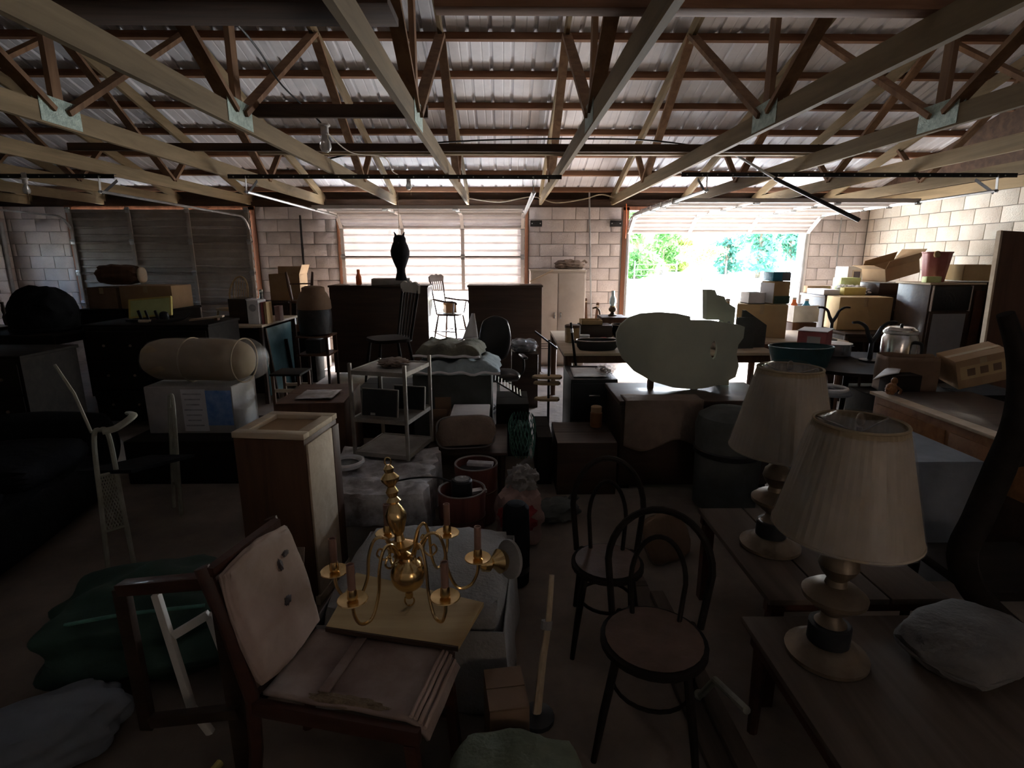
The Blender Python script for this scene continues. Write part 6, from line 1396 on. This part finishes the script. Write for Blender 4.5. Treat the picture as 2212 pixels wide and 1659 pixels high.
v0, v1 = atY(337, 1283, 1.78), atY(414, 1528, 1.78); h0, h1 = atY(376, 1372, 1.78), atY(452, 1326, 1.80)
G().bar(v0, v1, 0.028, 0.024, up=(0, 1, 0), bev=0.003).o('upright', W['white_paint'], t); G().bar(h0, h1, 0.03, 0.022, up=(0, 1, 0), bev=0.003).o('crossbar', W['white_paint'], t)
G().bar(v1, (v1.x + 0.06, v1.y, 0.0), 0.028, 0.024, up=(0, 1, 0), bev=0.003).o('upright', W['white_paint'], t)
G().bar(h1, (h1.x + 0.03, h1.y + 0.10, 0.0), 0.028, 0.024, up=(0, 1, 0), bev=0.003).o('rear_leg', W['white_paint'], t)
# tarp, sack, carton at lower left
t = thing('green_tarp', 'dark green tarp heaped on the floor behind the table frame', 'tarp', (-1.62, 2.25, 0), 12)
G().blob((0, 0, 0.17), (0.42, 0.30, 0.20), e=0.7, nz=0.25, ns=2.2, seed=16, flatb=-0.17, sub=5).o('heap', W['green_tarp'], t); G().tube(spline([(-0.25, -0.2, 0.32), (0.0, -0.24, 0.36), (0.28, -0.2, 0.33)], 6), 0.008, 6).o('hem', W['green_mesh'], t)
t = thing('cloth_sack', 'pale blue-grey stuffed sack lying at the lower left', 'sack', (-1.72, 1.62, 0), 38)
G().blob((0, 0, 0.12), (0.32, 0.15, 0.125), e=0.75, nz=0.12, seed=17, flatb=-0.119, sub=5).o('body', W['blue_grey'], t); G().tube([(-0.28, -0.06, 0.16), (-0.36, -0.04, 0.13), (-0.42, 0.0, 0.06)], [0.05, 0.035, 0.05], 8).o('tied_neck', W['blue_grey'], t)
carton('brown carton with a torn pale flap under the pink chair frame', -1.16, -0.92, 1.98, 2.26, 0, 0.42, 'brown_fabric', flaps=(80, 70, None, None))
t = thing('grey_plank', 'grey plank lying on the floor below the pink chair', 'plank', (-1.04, 1.24, 0), -14)
G().box((0, 0, 0.02), (0.09, 0.5, 0.036), bev=0.004).o('board', W['grey_fabric'], t); G().box((0, 0.3, 0.045), (0.10, 0.05, 0.016)).o('cleat', W['white_paint'], t)
t = thing('yellow_stick', 'short yellow stick lying on the floor at the lower left', 'stick', (-1.08, 1.46, 0), -14)
G().cyl((0, -0.18, 0.016), (0, 0.18, 0.016), 0.015, seg=10).o('shaft', W['yellow_box'], t); G().lathe([(0.018, 0), (0.018, 0.02)], 10, m=R(90, 0, 0), c=(0, -0.17, 0.018)).o('cap', W['black_plastic'], t)
# tan cane leaning by the bench, carton flap at its foot
a, b = atY(1192, 1242, 2.02), atZ(1160, 1540, 0.03)
t = thing('wrapped_cane', 'tan paper-wrapped stick standing right of the fabric bench', 'stick', (0, 0, 0))
pts = spline([b, b.lerp(a, 0.35), b.lerp(a, 0.62) + Vector((0.006, 0, 0)), a], 5)
G().tube(pts, [0.022 - 0.0006 * i for i in range(len(pts))], 8, flat=0.7).o('shaft', W['cane_tan'], t); G().tube([b.lerp(a, 0.60), b.lerp(a, 0.66)], 0.024, 8).o('tape_band', W['grey_fabric'], t); G().lathe([(0.07, 0), (0.07, 0.02), (0.02, 0.03)], 14, c=(b.x, b.y, 0)).o('weighted_foot', W['black_plastic'], t)
carton('open brown carton standing against the right end of the fabric bench', -0.07, 0.07, 1.56, 1.76, 0, 0.30, 'cardboard_dark', tape=False, rz=8)
# green felt bundle at the bottom edge
t = thing('felt_bundle', 'grey-green felt bundle at the bottom edge of the view', 'bundle', (0.03, 1.33, 0), -4)
G().blob((0, 0, 0.16), (0.23, 0.20, 0.17), e=0.7, nz=0.10, seed=19, flatb=-0.16, sub=5).o('body', W['green_felt'], t); G().tube([(0.225 * math.copysign(abs(math.cos(a)) ** 0.6, math.cos(a)), 0.195 * math.copysign(abs(math.sin(a)) ** 0.6, math.sin(a)), 0.15) for a in [2 * PI * k / 40 for k in range(40)]], 0.008, 6, closed=True).o('seam', W['green_tarp'], t)

# ---- frames and panes of the two small windows
for nm, horiz, (a0, a1, z0, z1) in (('window_1', False, SW), ('window_2', True, WIN)):
    e = bpy.data.objects.new(nm, None); COL.objects.link(e); e['kind'] = 'structure'
    f = YF - 0.11 if horiz else XL - 0.11
    P = (lambda a, z: (a, f, z)) if horiz else (lambda a, z: (f, a, z))
    D = (lambda w_, h_, t_: (w_, t_, h_)) if horiz else (lambda w_, h_, t_: (t_, w_, h_))
    am, zm = (a0 + a1) / 2, (z0 + z1) / 2
    for z in (z0 + 0.02, z1 - 0.02, zm): G().box(P(am, z), D(a1 - a0, 0.035, 0.05)).o('rail', W['white_paint'], e)
    for a in (a0 + 0.02, a1 - 0.02, am): G().box(P(a, zm), D(0.035, z1 - z0, 0.05)).o('stile', W['white_paint'], e)
    for a in (a0 + (a1 - a0) * 0.25, a0 + (a1 - a0) * 0.75):
        for z in (z0 + (z1 - z0) * 0.25, z0 + (z1 - z0) * 0.75): G().box(P(a, z), D((a1 - a0) / 2 - 0.04, (z1 - z0) / 2 - 0.04, 0.004)).o('pane', W['clear_film'], e)
